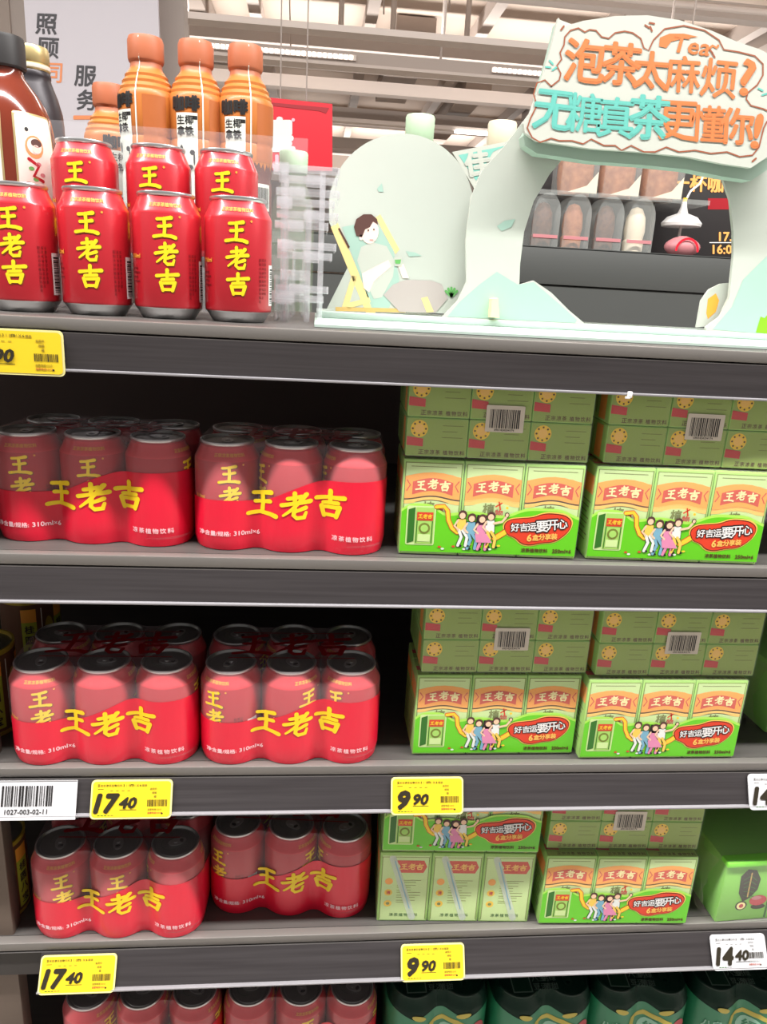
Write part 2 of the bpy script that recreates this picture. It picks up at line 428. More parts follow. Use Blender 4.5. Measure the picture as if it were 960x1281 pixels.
# ------------------------------------------------------------------ shelving
TILT = [.001, .008, .016, .022, .022]
SH = .046
unit = thing('store_shelving', (0, 0, -1.40), 'dark metal store shelving holding cans and green drink cartons', 'shelving')
def up(z): return z + 1.40
X0, X1 = -.75, .95
MB().box(X0, .44, 0, X1, .455, up(-.045), 'panel_dark').build('back_panel', unit)
MB().box(-.400, .0125, 0, -.344, .036, up(-.012), 'post_brown', .002).build('upright_post', unit)
for i, z in enumerate(Z):
    zl = up(z)
    b = MB().box(X0, .012, zl - .022, X1, .44, zl, 'shelf_metal')
    bo = b.build('shelf_board', unit)
    # rounded front nose of the board, then the groove and the ticket strip below it
    MB().box(X0, 0, zl - .011, X1, .012, zl, 'shelf_nose', .0012).build('front_lip', bo)
    d = TILT[i]
    e = MB()
    P0 = (-.0005, zl - .013); P1 = (-d, zl - SH)
    e.add([(X0, .004, zl - .0115), (X1, .004, zl - .0115), (X1, P0[0], P0[1]), (X0, P0[0], P0[1])], [(0, 1, 2, 3)], 'shelf_dark')
    xs = X0 if i != 3 else -.3095
    V = [(xs, P0[0], P0[1]), (X1, P0[0], P0[1]), (X1, P1[0], P1[1]), (xs, P1[0], P1[1]), (xs, P0[0] + .003, P0[1]), (X1, P0[0] + .003, P0[1]), (X1, P1[0] + .003, P1[1]), (xs, P1[0] + .003, P1[1])]
    e.add(V, [(0, 1, 2, 3), (4, 7, 6, 5), (0, 4, 5, 1), (3, 2, 6, 7), (0, 3, 7, 4), (1, 5, 6, 2)], 'strip_metal')
    e.build('ticket_strip', bo)
    MB().box(xs, P1[0] - .004, P1[1] - .0012, X1, P1[0] + .004, P1[1] + .0010, 'lip_light', .0006).build('strip_lip', bo)
    if i == 3: MB().box(X0, .004, zl - .05, -.3095, .012, zl - .011, 'shelf_dark').build('fascia', bo)
    for xb in (-.30, .2, .66): MB().box(xb, .02, zl - .05, xb + .004, .43, zl - .022, 'shelf_dark').build('bracket', bo)
MB().box(X0, .02, 0, X1, .44, up(Z[4]) - .06, 'panel_dark').build('plinth', unit)

# ------------------------------------------------------------------ cans
PROF = [(.0245, .0), (.0262, .0012), (.0290, .0060), (.0312, .0092), (.0326, .0108), (.0330, .0125), (.0330, .0975), (.0322, .0995), (.0300, .1040), (.0278, .1088), (.0268, .1112), (.0262, .1130), (.0272, .1140), (.0275, .1155), (.0270, .1168), (.0258, .1170)]
def prof_r(z):
    for a, b in zip(PROF, PROF[1:]):
        if a[1] <= z <= b[1]: return a[0] + (b[0] - a[0]) * (z - a[1]) / max(b[1] - a[1], 1e-9)
    return .033
def canmap(u, v, h):     # u = arc length, 0 towards -Y
    r = prof_r(v) + h; a = u / .033
    return Vector((r * math.sin(a), -r * math.cos(a), v))
def can_body_mesh(full=True, red='can_red', sh='can_shoulder_red'):
    b = MB()
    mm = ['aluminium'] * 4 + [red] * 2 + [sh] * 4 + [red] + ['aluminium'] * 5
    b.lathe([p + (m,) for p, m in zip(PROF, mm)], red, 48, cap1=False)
    if not full: return b.mesh('can')
    for face in (0, pi * .033):
        a = Art()
        for k, ch in enumerate('王老吉'):
            cz = (.0845, .0605, .0365)[k]; cx = face + (-.001, .0, .0005)[k]
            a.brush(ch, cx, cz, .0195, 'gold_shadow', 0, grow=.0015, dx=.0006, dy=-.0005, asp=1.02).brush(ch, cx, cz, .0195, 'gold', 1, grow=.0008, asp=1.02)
        a.ell(face + .0135, .0945, .0011, .0011, 'small_gold', 1, 10)
        a.text('正宗凉茶植物饮料', face, .1046, .0038, 'small_gold', 1, .02, sx=1.05)
        b.put(a, canmap, .003)
    # dark ingredient columns, barcode and recycling text between the two faces
    a = Art()
    for k in range(3):
        for j in range(11 - k): a.text('配料水白砂糖仙草鸡蛋花布渣叶菊花金银花夏枯草甘草净含量'[(k * 9 + j) % 28], .0235 + k * .0035, .060 - j * .0039, .0026, 'dark_red', 1, .01)
    a.rect(.0375, .017, .0505, .056, 'white', 0)
    r = random.Random(4); y = .0195
    while y < .053: hh = r.choice((.0006, .0006, .0011, .0016)); a.rect(.0395, y, .0490, y + hh, 'ink', 1); y += hh + r.choice((.0006, .001, .0013))
    for k in range(4):
        a.rect(-.040, .034 + k * .004, -.029 - (k % 2) * .003, .0356 + k * .004, 'dark_red', 1)
    a.text('310ml', -.034, .058, .004, 'small_gold', 1, .02)
    b.put(a, canmap, .003)
    return b.mesh('can')
CAN_ME = can_body_mesh(); CAN_ME_GREEN = can_body_mesh(False, 'dark_can_green', 'dark_can_green')
LID_ME = MB().lathe([(.0258, .1168), (.0245, .1140), (.0225, .1134), (.0215, .1142), (.0001, .1145)], 'lid_metal', 40, cap0=False, cap1=False).mesh('lid')
_t = MB()
_o = [(.006 * math.cos(t) * 1.0, .0105 * math.sin(t) - .002) for t in [2 * pi * k / 20 for k in range(20)]]
_t.prism(_o, lambda x, y: (x, y, .1158), lambda x, y: (x, y, .1150), 'aluminium')
_t.lathe([(.0022, .1145), (.0022, .1165)], 'aluminium', 10)
_t.put(Art().ell(0, -.007, .0032, .0022, 'ink', 0, 12), lambda u, v, h: (u, v, .1158 + h))
_t.put(Art().stroke([(.011 * math.cos(t), .005 + .011 * math.sin(t)) for t in [pi * k / 12 for k in range(-1, 14)]], 'dark_tag', 0, .0006), lambda u, v, h: (u, v, .1146 + h))
TAB_ME = _t.mesh('pull_tab')
def can_parts(parent):
    obj('lid', LID_ME, parent); obj('pull_tab', TAB_ME, parent)

def single_can(x, y, z, ang, label):
    t = thing('drink_can', (x, y, z), label, 'can', 'single red cans on the top shelf', rz=math.radians(ang))
    obj('can_body', CAN_ME, t); can_parts(t)
RISE = .0475
for x, y, a, lb in [(-.2975, .0863, 4, 'red drink can at the far left of the front row, cut by the frame'), (-.2279, .0863, 4, 'red drink can, second from left in the front row on the top shelf'),
                    (-.1587, .0863, 8, 'red drink can, third from left in the front row on the top shelf'), (-.0895, .0863, 4, 'red drink can, rightmost of the front row, beside the clear riser')]:
    single_can(x, y, 0, a, lb)
for x, y, a, lb in [(-.2535, .158, 0, 'red drink can, leftmost of the raised back row, beside the brown tea bottle'), (-.1785, .158, -4, 'red drink can in the middle of the raised back row'),
                    (-.1085, .158, 0, 'red drink can, rightmost of the raised back row, in front of an orange-brown bottle')]:
    single_can(x, y, RISE + .0035, a, lb)

# ------------------------------------------------------------------ shrink-wrapped can packs
def outline(r, n, fill=.0215, rows=2):
    """outer contour of a film drawn around n x 2 cans, from the left side over the front to the back"""
    xe = .033 * (n - 1); P = []
    def fy(x):
        h = 0
        for k in range(n):
            dx = x - (-xe + .066 * k)
            if abs(dx) < r: h += (math.sqrt(r * r - dx * dx)) ** 9
        return (h + (fill + r - .0333) ** 9) ** (1 / 9)
    for k in range(8): t = pi + pi / 2 * k / 8; P.append((-xe + r * math.cos(t), -.033 + r * math.sin(t)))
    m = 16 * (n - 1)
    for k in range(m + 1): x = -xe + 2 * xe * k / m; P.append((x, -.033 - fy(x)))
    for k in range(1, 9): t = 1.5 * pi + pi / 2 * k / 8; P.append((xe + r * math.cos(t), -.033 + r * math.sin(t)))
    Q = [(-x, -y) for x, y in P]
    return P + Q, fy
def loops_mesh(b, loops, m, cap=True):
    n = len(loops[0]); V = [p for L in loops for p in L]
    F = [(i * n + k, i * n + (k + 1) % n, (i + 1) * n + (k + 1) % n, (i + 1) * n + k) for i in range(len(loops) - 1) for k in range(n)]
    b.add(V, F, m, True)
    if cap:
        t = tessellate_polygon([[Vector((p[0], p[1], 0)) for p in loops[-1]]]); b.add(loops[-1], t, m)
def film_mesh(n, m='film'):
    b = MB(); L = []
    for r, z in ((.0300, .0035), (.0335, .010), (.0336, .055), (.0335, .0985), (.0318, .1035), (.0296, .1090), (.0284, .1150), (.0280, .1182)):
        o, _ = outline(r, n); L.append([(x, y, z) for x, y in o])
    loops_mesh(b, L, m); return b
FILM6 = film_mesh(3).mesh('film_wrap'); FILM4 = film_mesh(2, 'film_dark').mesh('film_wrap')
def band(n, zt, m, zb=.0008):
    o, fy = outline(.0340, n); b = MB(); L = []
    for k in range(7):
        t = k / 6; row = []
        for x, y in o:
            top = zt(x) if y < 0 else zt(-x)
            r2 = 1 - .10 * max(0, (.25 - t) / .25) ** 2
            row.append((x * (1 - .02 * (t < .01)), y * (1 - .03 * (t < .01)), zb + (top - zb) * t))
        L.append(row)
    loops_mesh(b, L, m, False); return b, fy
def frontmap(fy): return lambda u, v, h: Vector((u, -.033 - fy(max(-.0985, min(.0985, u))) - .0002 - h, v))
def red_zt(x): return .057 + .0270 / (1 + math.exp(-(x - .0) / .016)) - .004 * math.exp(-((x + .03) / .02) ** 2)
bb, fy6 = band(3, red_zt, 'band_red'); BAND_ME = bb.mesh('printed_band')
a = Art()
for k, ch in enumerate('王老吉'):
    a.brush(ch, -.0265 + k * .0345, .0545 + (0, .0, .002)[k], .0290, 'gold', 1, grow=.0012, asp=.98)
BAND_LETTER = MB().put(a, frontmap(fy6), .003).mesh('brand_lettering')
a = Art()
a.text('净含量/规格:', -.074, .0200, .0056, 'band_text', 1, .018).text('310ml×6', -.042, .0202, .0050, 'band_text', 1, .018)
BAND_SMALL = MB().put(a, frontmap(fy6), .003).mesh('volume_print'); a = Art()
for k, ch in enumerate('凉茶植物饮料'): a.text(ch, .048 + k * .0072, .0195, .0058, 'band_text', 1, .015)
BAND_NAME = MB().put(a, frontmap(fy6), .003).mesh('product_print')
a = Art()
for k, ch in enumerate('王老吉'): a.brush(ch, -.045 + k * .045, .005, .05, 'top_red', 0, asp=.8)
a.rect(-.07, -.028, .07, -.0265, 'top_red'); a.rect(-.07, .0335, .07, .035, 'top_red')
TOP_LETTER = MB().put(a, lambda u, v, h: Vector((u, v, .1183 + h))).mesh('top_lettering')

def can_pack(x, nose, z, yaw, faces, label, group='red six-packs of cans'):
    cy = nose + .0673
    t = thing('six_pack', (x, cy, z), label, 'can pack', group, rz=math.radians(yaw))
    t.scale = (1, 1, .94)
    obj('film_wrap', FILM6, t); bd = obj('printed_band', BAND_ME, t)
    obj('brand_lettering', BAND_LETTER, bd); obj('volume_print', BAND_SMALL, bd); obj('product_print', BAND_NAME, bd); obj('top_lettering', TOP_LETTER, t)
    for r in range(2):
        for k in range(3):
            c = obj('can', CAN_ME, t, (-.066 + .066 * k, -.033 + .066 * r, .0012)); c.rotation_euler.z = math.radians(faces[k] if r == 0 else 40 * k + 70)
            can_parts(c)
    return t
can_pack(-.2320, .0285, Z[1], -4, (8, 10, 75), 'six-pack of red cans at the left of the second shelf, mostly in shadow')
can_pack(-.0300, .0150, Z[1], -3.5, (14, 120, 110), 'six-pack of red cans beside the green cartons on the second shelf')
can_pack(-.2290, .0025, Z[2], 0, (14, 95, 82), 'six-pack of red cans above the yellow 17.40 tag and the white barcode card')
can_pack(-.0275, .0015, Z[2], 0, (-28, 38, -30), 'six-pack of red cans beside the green cartons on the third shelf')
can_pack(-.2245, .0010, Z[3], -1.5, (18, 12, 110), 'six-pack of red cans directly above the lower yellow 17.40 tag')
can_pack(-.0215, .0270, Z[3], -5, (-34, 52, 120), 'six-pack of red cans on the fourth shelf, set back in shadow')
can_pack(-.2080, .0095, Z[4], -1, (60, 100, 70), 'six-pack of red cans at the bottom edge, under the lower yellow 17.40 tag')
can_pack(-.0060, .0060, Z[4], -2, (100, 20, 70), 'six-pack of red cans at the bottom edge, next to the dark green packs')

# dark green packs on the lowest shelf
bb, fy4 = band(2, lambda x: .097 - .012 * math.cos(x / .033 * pi) * 0 - .010 * (1 - abs(math.sin((x + .033) / .066 * pi))) , 'green_label'); GBAND = bb.mesh('printed_band')
a = Art()
a.stroke([(-.012, .052), (-.010, .074), (.004, .080), (.022, .080), (.036, .074), (.038, .052)], 'yellow_arch', 0, .0075)
a.ell(.014, .058, .016, .016, 'green_pale', 0).text('绿', .014, .060, .016, 'green_label', 1, .02)
a.text('八宝', -.040, .066, .012, 'green_pale', 1, .02).text('粥', -.040, .050, .012, 'green_pale', 1, .02)
a.ell(.050, .066, .009, .012, 'fruit_red', 0).ell(-.028, .090, .010, .004, 'yellow_arch', 1, rot=-.4).ell(.030, .092, .010, .004, 'yellow_arch', 1, rot=.3)
def fm4(u, v, h): return Vector((u, -.033 - fy4(max(-.0655, min(.0655, u))) - .0002 - h, v))
GART = MB().put(a, fm4, .003).mesh('label_art')
a = Art().rect(-.044, -.054, -.018, -.026, 'dark_tag').rect(-.0425, -.0525, -.0195, -.0275, 'dark_can_green', 1)
for k in range(4): a.text('八宝粥绿豆汤清甜'[k * 2:k * 2 + 2], -.006 + (k % 2) * .014, -.034 - (k // 2) * .012, .009, 'dark_tag', 0, .01)
GTOP = MB().put(a, lambda u, v, h: Vector((u, v, .1183 + h))).mesh('top_tag')
for x, nose, yaw, lb in [(.172, .004, 0, 'dark green wrapped can pack at the bottom edge, nearest the red six-packs'), (.311, -.001, 0, 'dark green wrapped can pack at the bottom edge, second from the red six-packs'),
                         (.447, -.001, -5, 'dark green wrapped can pack at the bottom edge, third from the red six-packs'), (.584, -.004, -4, 'dark green wrapped can pack at the bottom edge, fourth from the red six-packs'),
                         (.720, -.004, -4, 'dark green wrapped can pack at the lower right corner of the frame')]:
    t = thing('green_can_pack', (x, nose + .0675, Z[4]), lb, 'can pack', 'dark green can packs', rz=math.radians(yaw))
    obj('film_wrap', FILM4, t); bd = obj('printed_band', GBAND, t); obj('label_art', GART, bd); obj('top_tag', GTOP, t)
    for r in range(2):
        for k in range(2):
            c = obj('can', CAN_ME_GREEN, t, (-.033 + .066 * k, -.033 + .066 * r, .0012)); can_parts(c)

# ------------------------------------------------------------------ green carton packs
BW, BD, BH = .0630, .0400, .1020
def plate(a, cx, cy, wd, layer):
    """orange scroll with the arched red name plate"""
    o = []
    for k in range(13): t = k / 12; o.append((cx - wd / 2 + wd * t, cy + .011 + .005 * math.sin(pi * t) + .0008 * math.sin(t * 38)))
    for k in range(13): t = 1 - k / 12; o.append((cx - wd / 2 + wd * t, cy - .014 + .004 * math.sin(pi * t) ** 2))
    a.poly(o, 'box_orange', layer)
    a.poly([(x, y + .0015) for x, y in o[13:]] + [(x, y - .004) for x, y in reversed(o[13:])], 'box_orange_light', layer)
    i = []
    w2 = wd * .72
    for k in range(11): t = k / 10; i.append((cx - w2 / 2 + w2 * t, cy + .0055 + .0045 * math.sin(pi * t)))
    for k in range(11): t = 1 - k / 10; i.append((cx - w2 / 2 + w2 * t, cy - .0080 + .0045 * math.sin(pi * t)))
    a.poly(i, 'box_red', layer + 1)
    for sx in (-1, 1):
        a.stroke([(cx + sx * wd * .46, cy + .007), (cx + sx * wd * .40, cy + .002), (cx + sx * wd * .46, cy - .004)], 'box_red', layer + 1, .0012)
    for k, ch in enumerate('王老吉'): a.brush(ch, cx + (k - 1) * .0125, cy + (.0018, .0036, .0018)[k], .0098, 'box_cream', layer + 2, grow=.0005)
def carton_mesh(back=False):
    b = MB().box(-BW / 2 + .0003, -BD / 2 + .0003, 0, BW / 2 - .0003, BD / 2 - .0003, BH, 'box_green', .0014)
    e = .0022
    f = Art()
    x0, x1 = -BW / 2 + e, BW / 2 - e
    f.rect(x0 + .001, .002, x1 - .001, BH - .004, 'box_pale', 0)
    for (p, q, r, s_) in ((x0, .002, x0 + .0007, BH - .003), (x1 - .0007, .002, x1, BH - .003), (x0, BH - .0037, x1, BH - .003), (x0 + .006, BH - .0075, x1 - .006, BH - .0069)): f.rect(p, q, r, s_, 'box_line', 1)
    plate(f, 0, .073, .058, 1)
    f.ell(0, .050, .024, .010, 'box_pale', 1)
    f.text('植', -.003, .052, .012, 'box_line', 2, .02).text('物', .008, .048, .008, 'box_red', 2, .02)
    for k in range(5): f.rect(-.018, .036 - k * .006, .018 - (k % 2) * .008, .0375 - k * .006, 'box_line', 2)
    b.put(f, planeXZ(-BD / 2 + .0003), unit=.00012, base=.00015)
    g = Art()   # reverse: straw, name plate, notes
    g.rect(x0 + .001, .002, x1 - .001, BH - .004, 'box_pale', 0)
    for (p, q, r, s_) in ((x0 + .001, .004, x0 + .0017, BH - .006), (x1 - .0017, .004, x1 - .001, BH - .006), (x0, BH - .0067, x1, BH - .006)): g.rect(p, q, r, s_, 'box_line', 1)
    g.poly([(-.012, .091), (.022, .091), (.026, .082), (.022, .073), (-.010, .073), (-.006, .082)], 'box_red', 1)
    for k, ch in enumerate('王老吉'): g.brush(ch, -.002 + k * .0095, .082, .0085, 'box_orange_light', 2, grow=.0003)
    for k in range(3): g.ell(-.019, .060 - k * .0165, .0048, .0048, ('box_orange', 'box_yellow', 'box_yellow')[k], 1)
    g.text('清', -.019, .0435, .005, 'box_red', 2, .02).ell(-.019, .027, .0022, .0022, 'box_line', 2)
    for k in range(5):
        for j in range(2): g.rect(-.009, .0615 - k * .0075 - j * .003, .020 - ((k + j) % 3) * .006, .0622 - k * .0075 - j * .003, 'box_line', 1)
    for k, ch in enumerate('凉茶植物饮料'): g.text(ch, -.014 + k * .006, .010, .0048, 'banner_deep', 1, .01)
    g.stroke([(-.016, .094), (.012, .006)], 'straw_white', 3, .0085)
    g.stroke([(-.013, .090), (.008, .020)], 'cloth_blue', 4, .0012)
    b.put(g, lambda u, v, h: Vector((-u, BD / 2 - .0003 + h, v)), unit=.00012, base=.00015)
    tp = Art()  # top face
    tp.rect(-BW / 2 + .0012, -BD / 2 + .0012, BW / 2 - .0012, BD / 2 - .0012, 'box_top_green', 0)
    tp.ell(-.0185, .0085, .0088, .0088, 'box_yellow', 1).ell(-.0185, .0085, .0048, .0048, 'box_orange_light', 2)
    for k in range(8): t = 2 * pi * k / 8; tp.ell(-.0185 + .0066 * math.cos(t), .0085 + .0066 * math.sin(t), .0011, .0011, 'brown_ink', 2, 6)
    tp.poly([(-.0305, -.0085), (-.0140, -.0095), (-.0140, -.0015), (-.0305, .0005)], 'box_crimson', 2)
    for k, ch in enumerate('正宗凉茶植物饮料'): tp.text(ch, -.0155 + k * .0057 + (.002 if k > 3 else 0), -.0150, .0046, 'brown_ink', 1, .015)
    for k in range(3): tp.rect(.005, .012 - k * .006, .026 - (k % 2) * .006, .0127 - k * .006, 'box_line', 1)
    b.put(tp, lambda u, v, h: Vector((u, v, BH + h)), unit=.00012, base=.00015)
    sd = Art().rect(-BD / 2 + .002, .003, BD / 2 - .002, BH - .003, 'box_green', 0).rect(-BD / 2 + .003, .070, BD / 2 - .003, .090, 'box_orange', 1)
    for k in range(8): sd.rect(-.014, .060 - k * .006, .014 - (k % 3) * .004, .0615 - k * .006, 'box_line', 1)
    b.put(sd, lambda u, v, h: Vector((-BW / 2 + .0003 - h, -u, v))); b.put(sd, lambda u, v, h: Vector((BW / 2 - .0003 + h, u, v)))
    return b.mesh('carton')
CARTON = carton_mesh()
PW, PD, PH = BW * 3 + .0018, BD * 2 + .0018, BH + .0018
WRAP = MB().box(-PW / 2, -PD / 2, 0, PW / 2, PD / 2, PH, 'film_clear', .0025).mesh('film_wrap')

def banner_art():
    a = Art()
    def wavy(dy):
        P = []
        for k in range(49):
            x = -.0935 + .187 * k / 48
            y = .046 + .0105 * math.exp(-((x + .074) / .020) ** 4) + .004 * math.exp(-((x + .02) / .02) ** 2) + .010 * math.exp(-((x - .055) / .032) ** 4) + dy
            P.append((x, y))
        return P
    a.poly([(-.0935, .004)] + [(.0935, .004)] + list(reversed(wavy(0))), 'banner_edge', 0)
    a.poly([(-.0935, .004)] + [(.0935, .004)] + list(reversed(wavy(-.003))), 'banner_green', 1)
    # carton picture
    a.rrect(-.088, .0115, -.058, .0540, .002, 'box_pale', 2)
    a.poly([(-.0865, .013), (-.0795, .0155), (-.0795, .0525), (-.0865, .050)], 'banner_deep', 3)
    a.rect(-.0785, .013, -.0595, .0525, 'box_green', 3).rect(-.0775, .0385, -.0605, .0475, 'box_red', 4)
    for k, ch in enumerate('王老吉'): a.brush(ch, -.074 + k * .005, .043, .0045, 'box_yellow', 5, grow=.0002)
    a.ell(-.069, .030, .006, .006, 'box_line', 4).ell(-.069, .030, .004, .004, 'box_green', 5).rect(-.0755, .0155, -.0625, .0235, 'box_pale', 4)
    a.rect(-.0775, .014, -.0765, .038, 'banner_deep', 4).rect(-.0615, .014, -.0605, .038, 'banner_deep', 4)
    # yellow straw swoosh that ends in the speech bubble
    sw = [(-.058, .0535), (-.050, .0545), (-.046, .050), (-.0445, .040), (-.040, .031), (-.034, .0265)]
    a.stroke(sw, 'box_red', 2, .0052).stroke(sw, 'box_yellow', 3, .0036)
    a.stroke([(.006, .0215), (.014, .027), (.021, .0325)], 'box_red', 2, .0068).stroke([(.006, .0215), (.014, .027), (.021, .0325)], 'box_yellow', 3, .0052)
    # four seated people
    for k, (x, y, top, leg) in enumerate([(-.0305, .038, 'cloth_yellow', 'cloth_white'), (-.0205, .035, 'cloth_blue', 'cloth_blue'), (-.0095, .0345, 'cloth_pink', 'cloth_pink'), (-.0005, .0375, 'cloth_white', 'cloth_yellow')]):
        a.poly([(x - .0050, y + .004), (x + .0050, y + .004), (x + .0058, y - .010), (x - .0054, y - .010)], 'ink', 3)
        a.poly([(x - .0044, y + .0035), (x + .0044, y + .0035), (x + .0052, y - .0095), (x - .0048, y - .0095)], top, 4)
        for d in (-1, 1):
            lg = [(x + d * .002, y - .009), (x + .004 + d * .003, y - .016), (x + .002 + d * .004, y - .0255)]
            a.stroke(lg, 'ink', 3, .0044).stroke(lg, leg, 4, .0032).ell(lg[-1][0] + .0015, lg[-1][1] - .0005, .0028, .0014, 'ink', 4, 8)
        a.stroke([(x - .004, y + .002), (x - .0072, y - .004), (x - .003, y - .008)], 'skin', 5, .0022)
        a.ell(x + .0006, y + .0085, .0047, .0047, 'hair', 5, 12).ell(x + .0004, y + .0072, .0032, .0034, 'skin', 6, 10)
        if k == 2: a.poly([(x - .005, y + .012), (x + .005, y + .012), (x + .0062, y + .001), (x - .0062, y + .001)], 'ink', 4).poly([(x - .006, y - .008), (x + .006, y - .008), (x + .013, y - .018), (x - .004, y - .018)], 'cloth_pink', 5)
    a.stroke([(.004, .038), (.012, .040), (.0155, .045)], 'skin', 5, .0026).ell(.0165, .0475, .0026, .0030, 'ink', 5, 8).ell(.0165, .0475, .0017, .0021, 'skin', 6, 8)
    for k in range(9): t = k * 2.4; a.ell(-.02 + .032 * math.sin(t), .011 + .003 * math.cos(t * 1.7), .002, .0012, ('box_yellow', 'cloth_white', 'box_red')[k % 3], 3, 6)
    # speech bubble
    bub = [(.0205, .036), (.026, .042), (.037, .0435), (.048, .0445), (.058, .0490), (.070, .0490), (.079, .0475), (.0855, .042), (.0840, .033), (.078, .026), (.070, .0205), (.058, .0195), (.048, .0165), (.039, .0180), (.033, .0240), (.0245, .0265)]
    bub = [(.050 + (x - .053) * 1.10, .0325 + (y - .0325) * 1.06) for x, y in bub]
    def sm(p):
        q = []
        n = len(p)
        for i in range(n): A, B = p[i], p[(i + 1) % n]; q += [(.75 * A[0] + .25 * B[0], .75 * A[1] + .25 * B[1]), (.25 * A[0] + .75 * B[0], .25 * A[1] + .75 * B[1])]
        return q
    bs = sm(sm(bub)); cx, cy = .050, .032
    a.poly([(cx + (x - cx) * 1.06, cy + (y - cy) * 1.13) for x, y in bs], 'box_orange_light', 2).poly([(cx + (x - cx) * 1.025, cy + (y - cy) * 1.06) for x, y in bs], 'bubble_dark', 3).poly(bs, 'bubble_red', 4)
    for s_, x, y, h in [('好', .031, .0345, .0085), ('吉', .0395, .035, .0085), ('运', .0475, .0355, .0085), ('要', .0575, .0365, .0120), ('开', .0675, .0385, .0110), ('心', .0770, .0400, .0100)]:
        x = .050 + (x - .053) * 1.08; a.text(s_, x, y, h * 1.08, 'ink', 5, .09, rot=.10).text(s_, x, y, h, 'white', 6, .02, rot=.10)
    for k, ch in enumerate('6盒分享装'): a.text(ch, .0425 + k * .0066, .0235 + k * .0006, .0064 if k else .0075, 'box_orange_light', 5, .03)
    for k, ch in enumerate('凉茶植物饮料'): a.text(ch, .0375 + k * .0048, .0095, .0044, 'brown_ink', 2, .02)
    a.text('250ml×6', .079, .0095, .0040, 'brown_ink', 2, .03)
    a.stroke([(.004, .056), (.010, .060)], 'box_red', 2, .0015).stroke([(.009, .053), (.007, .061)], 'box_red', 2, .0015).ell(.016, .055, .0015, .0015, 'box_yellow', 2, 8)
    return a
BANNER = MB().put(banner_art(), planeXZ(-PD / 2 - .0001), unit=.0002).mesh('printed_banner')
st = Art().rrect(-.0195, -.0135, .0195, .0135, .001, 'sticker', 0).barcode(-.0155, -.0095, .0150, .0095, 'ink', 1, 3).text('6901424334174', 0, -.0112, .0022, 'ink', 1, .01)
STICK = MB().put(st, lambda u, v, h: Vector((u, v, PH + h + .0002))).mesh('barcode_sticker')

def carton_pack(x, front, z, label, yaw=0, pose='stand', lean=0, sx=.004):
    if pose == 'lie':     # on its back: the tops face the aisle
        loc = (x, front + PH, z + PD / 2); rx = pi / 2
    else: loc = (x, front + PD / 2, z); rx = 0
    t = thing('carton_pack', loc, label, 'carton pack', 'green six-packs of drink cartons', rz=math.radians(yaw), rx=rx)
    if pose == 'turned': t.rotation_euler = (0, 0, math.radians(yaw) + pi)
    if pose == 'lie': t.rotation_euler = (rx, 0, math.radians(yaw))
    obj('film_wrap', WRAP, t)
    if pose != 'lie': obj('printed_banner', BANNER, t)
    else: obj('printed_banner', BANNER, t)
    s_ = obj('barcode_sticker', STICK, t, (sx, .002, 0))
    for r in range(2):
        for k in range(3): obj('carton', CARTON, t, ((k - 1) * BW, (r - .5) * BD, .0006))
    return t
carton_pack(.1775, .0172, Z[1], 'green carton six-pack standing on the second shelf, beside the red cans', yaw=-2)
carton_pack(.1805, .0185, Z[1] + PH + .0006, 'green carton six-pack lying with tops outward on the second shelf, nearer the red cans', yaw=-2, pose='lie')
carton_pack(.3790, .0120, Z[1], 'green carton six-pack standing at the right end of the second shelf', yaw=-2.5)
carton_pack(.3880, .0150, Z[1] + PH + .0006, 'green carton six-pack lying with tops outward at the right end of the second shelf', yaw=-2.5, pose='lie', sx=.006)
carton_pack(.2060, .0190, Z[2], 'green carton six-pack standing on the third shelf above the yellow 9.90 tag', yaw=0)
carton_pack(.2100, .0205, Z[2] + PH + .0006, 'green carton six-pack lying with tops outward above the third shelf yellow 9.90 tag', pose='lie')
carton_pack(.4000, .0094, Z[2], 'green carton six-pack standing at the right of the third shelf', yaw=0)
carton_pack(.4070, .0150, Z[2] + PH + .0006, 'green carton six-pack lying with tops outward at the right of the third shelf', pose='lie', sx=.002)
carton_pack(.1785, .0128, Z[3], 'green carton six-pack turned to show its straws, on the fourth shelf', yaw=-2.5, pose='turned')
carton_pack(.1800, .0128, Z[3] + PH + .0006, 'green carton six-pack with banner, standing on top of the turned pack with straws', yaw=-2.5)
carton_pack(.3790, .0022, Z[3], 'green carton six-pack standing on the fourth shelf beside the pale green carton', yaw=-2)
carton_pack(.3830, .0120, Z[3] + PH + .0006, 'green carton six-pack lying with tops outward on the fourth shelf', yaw=-2, pose='lie', sx=.003)

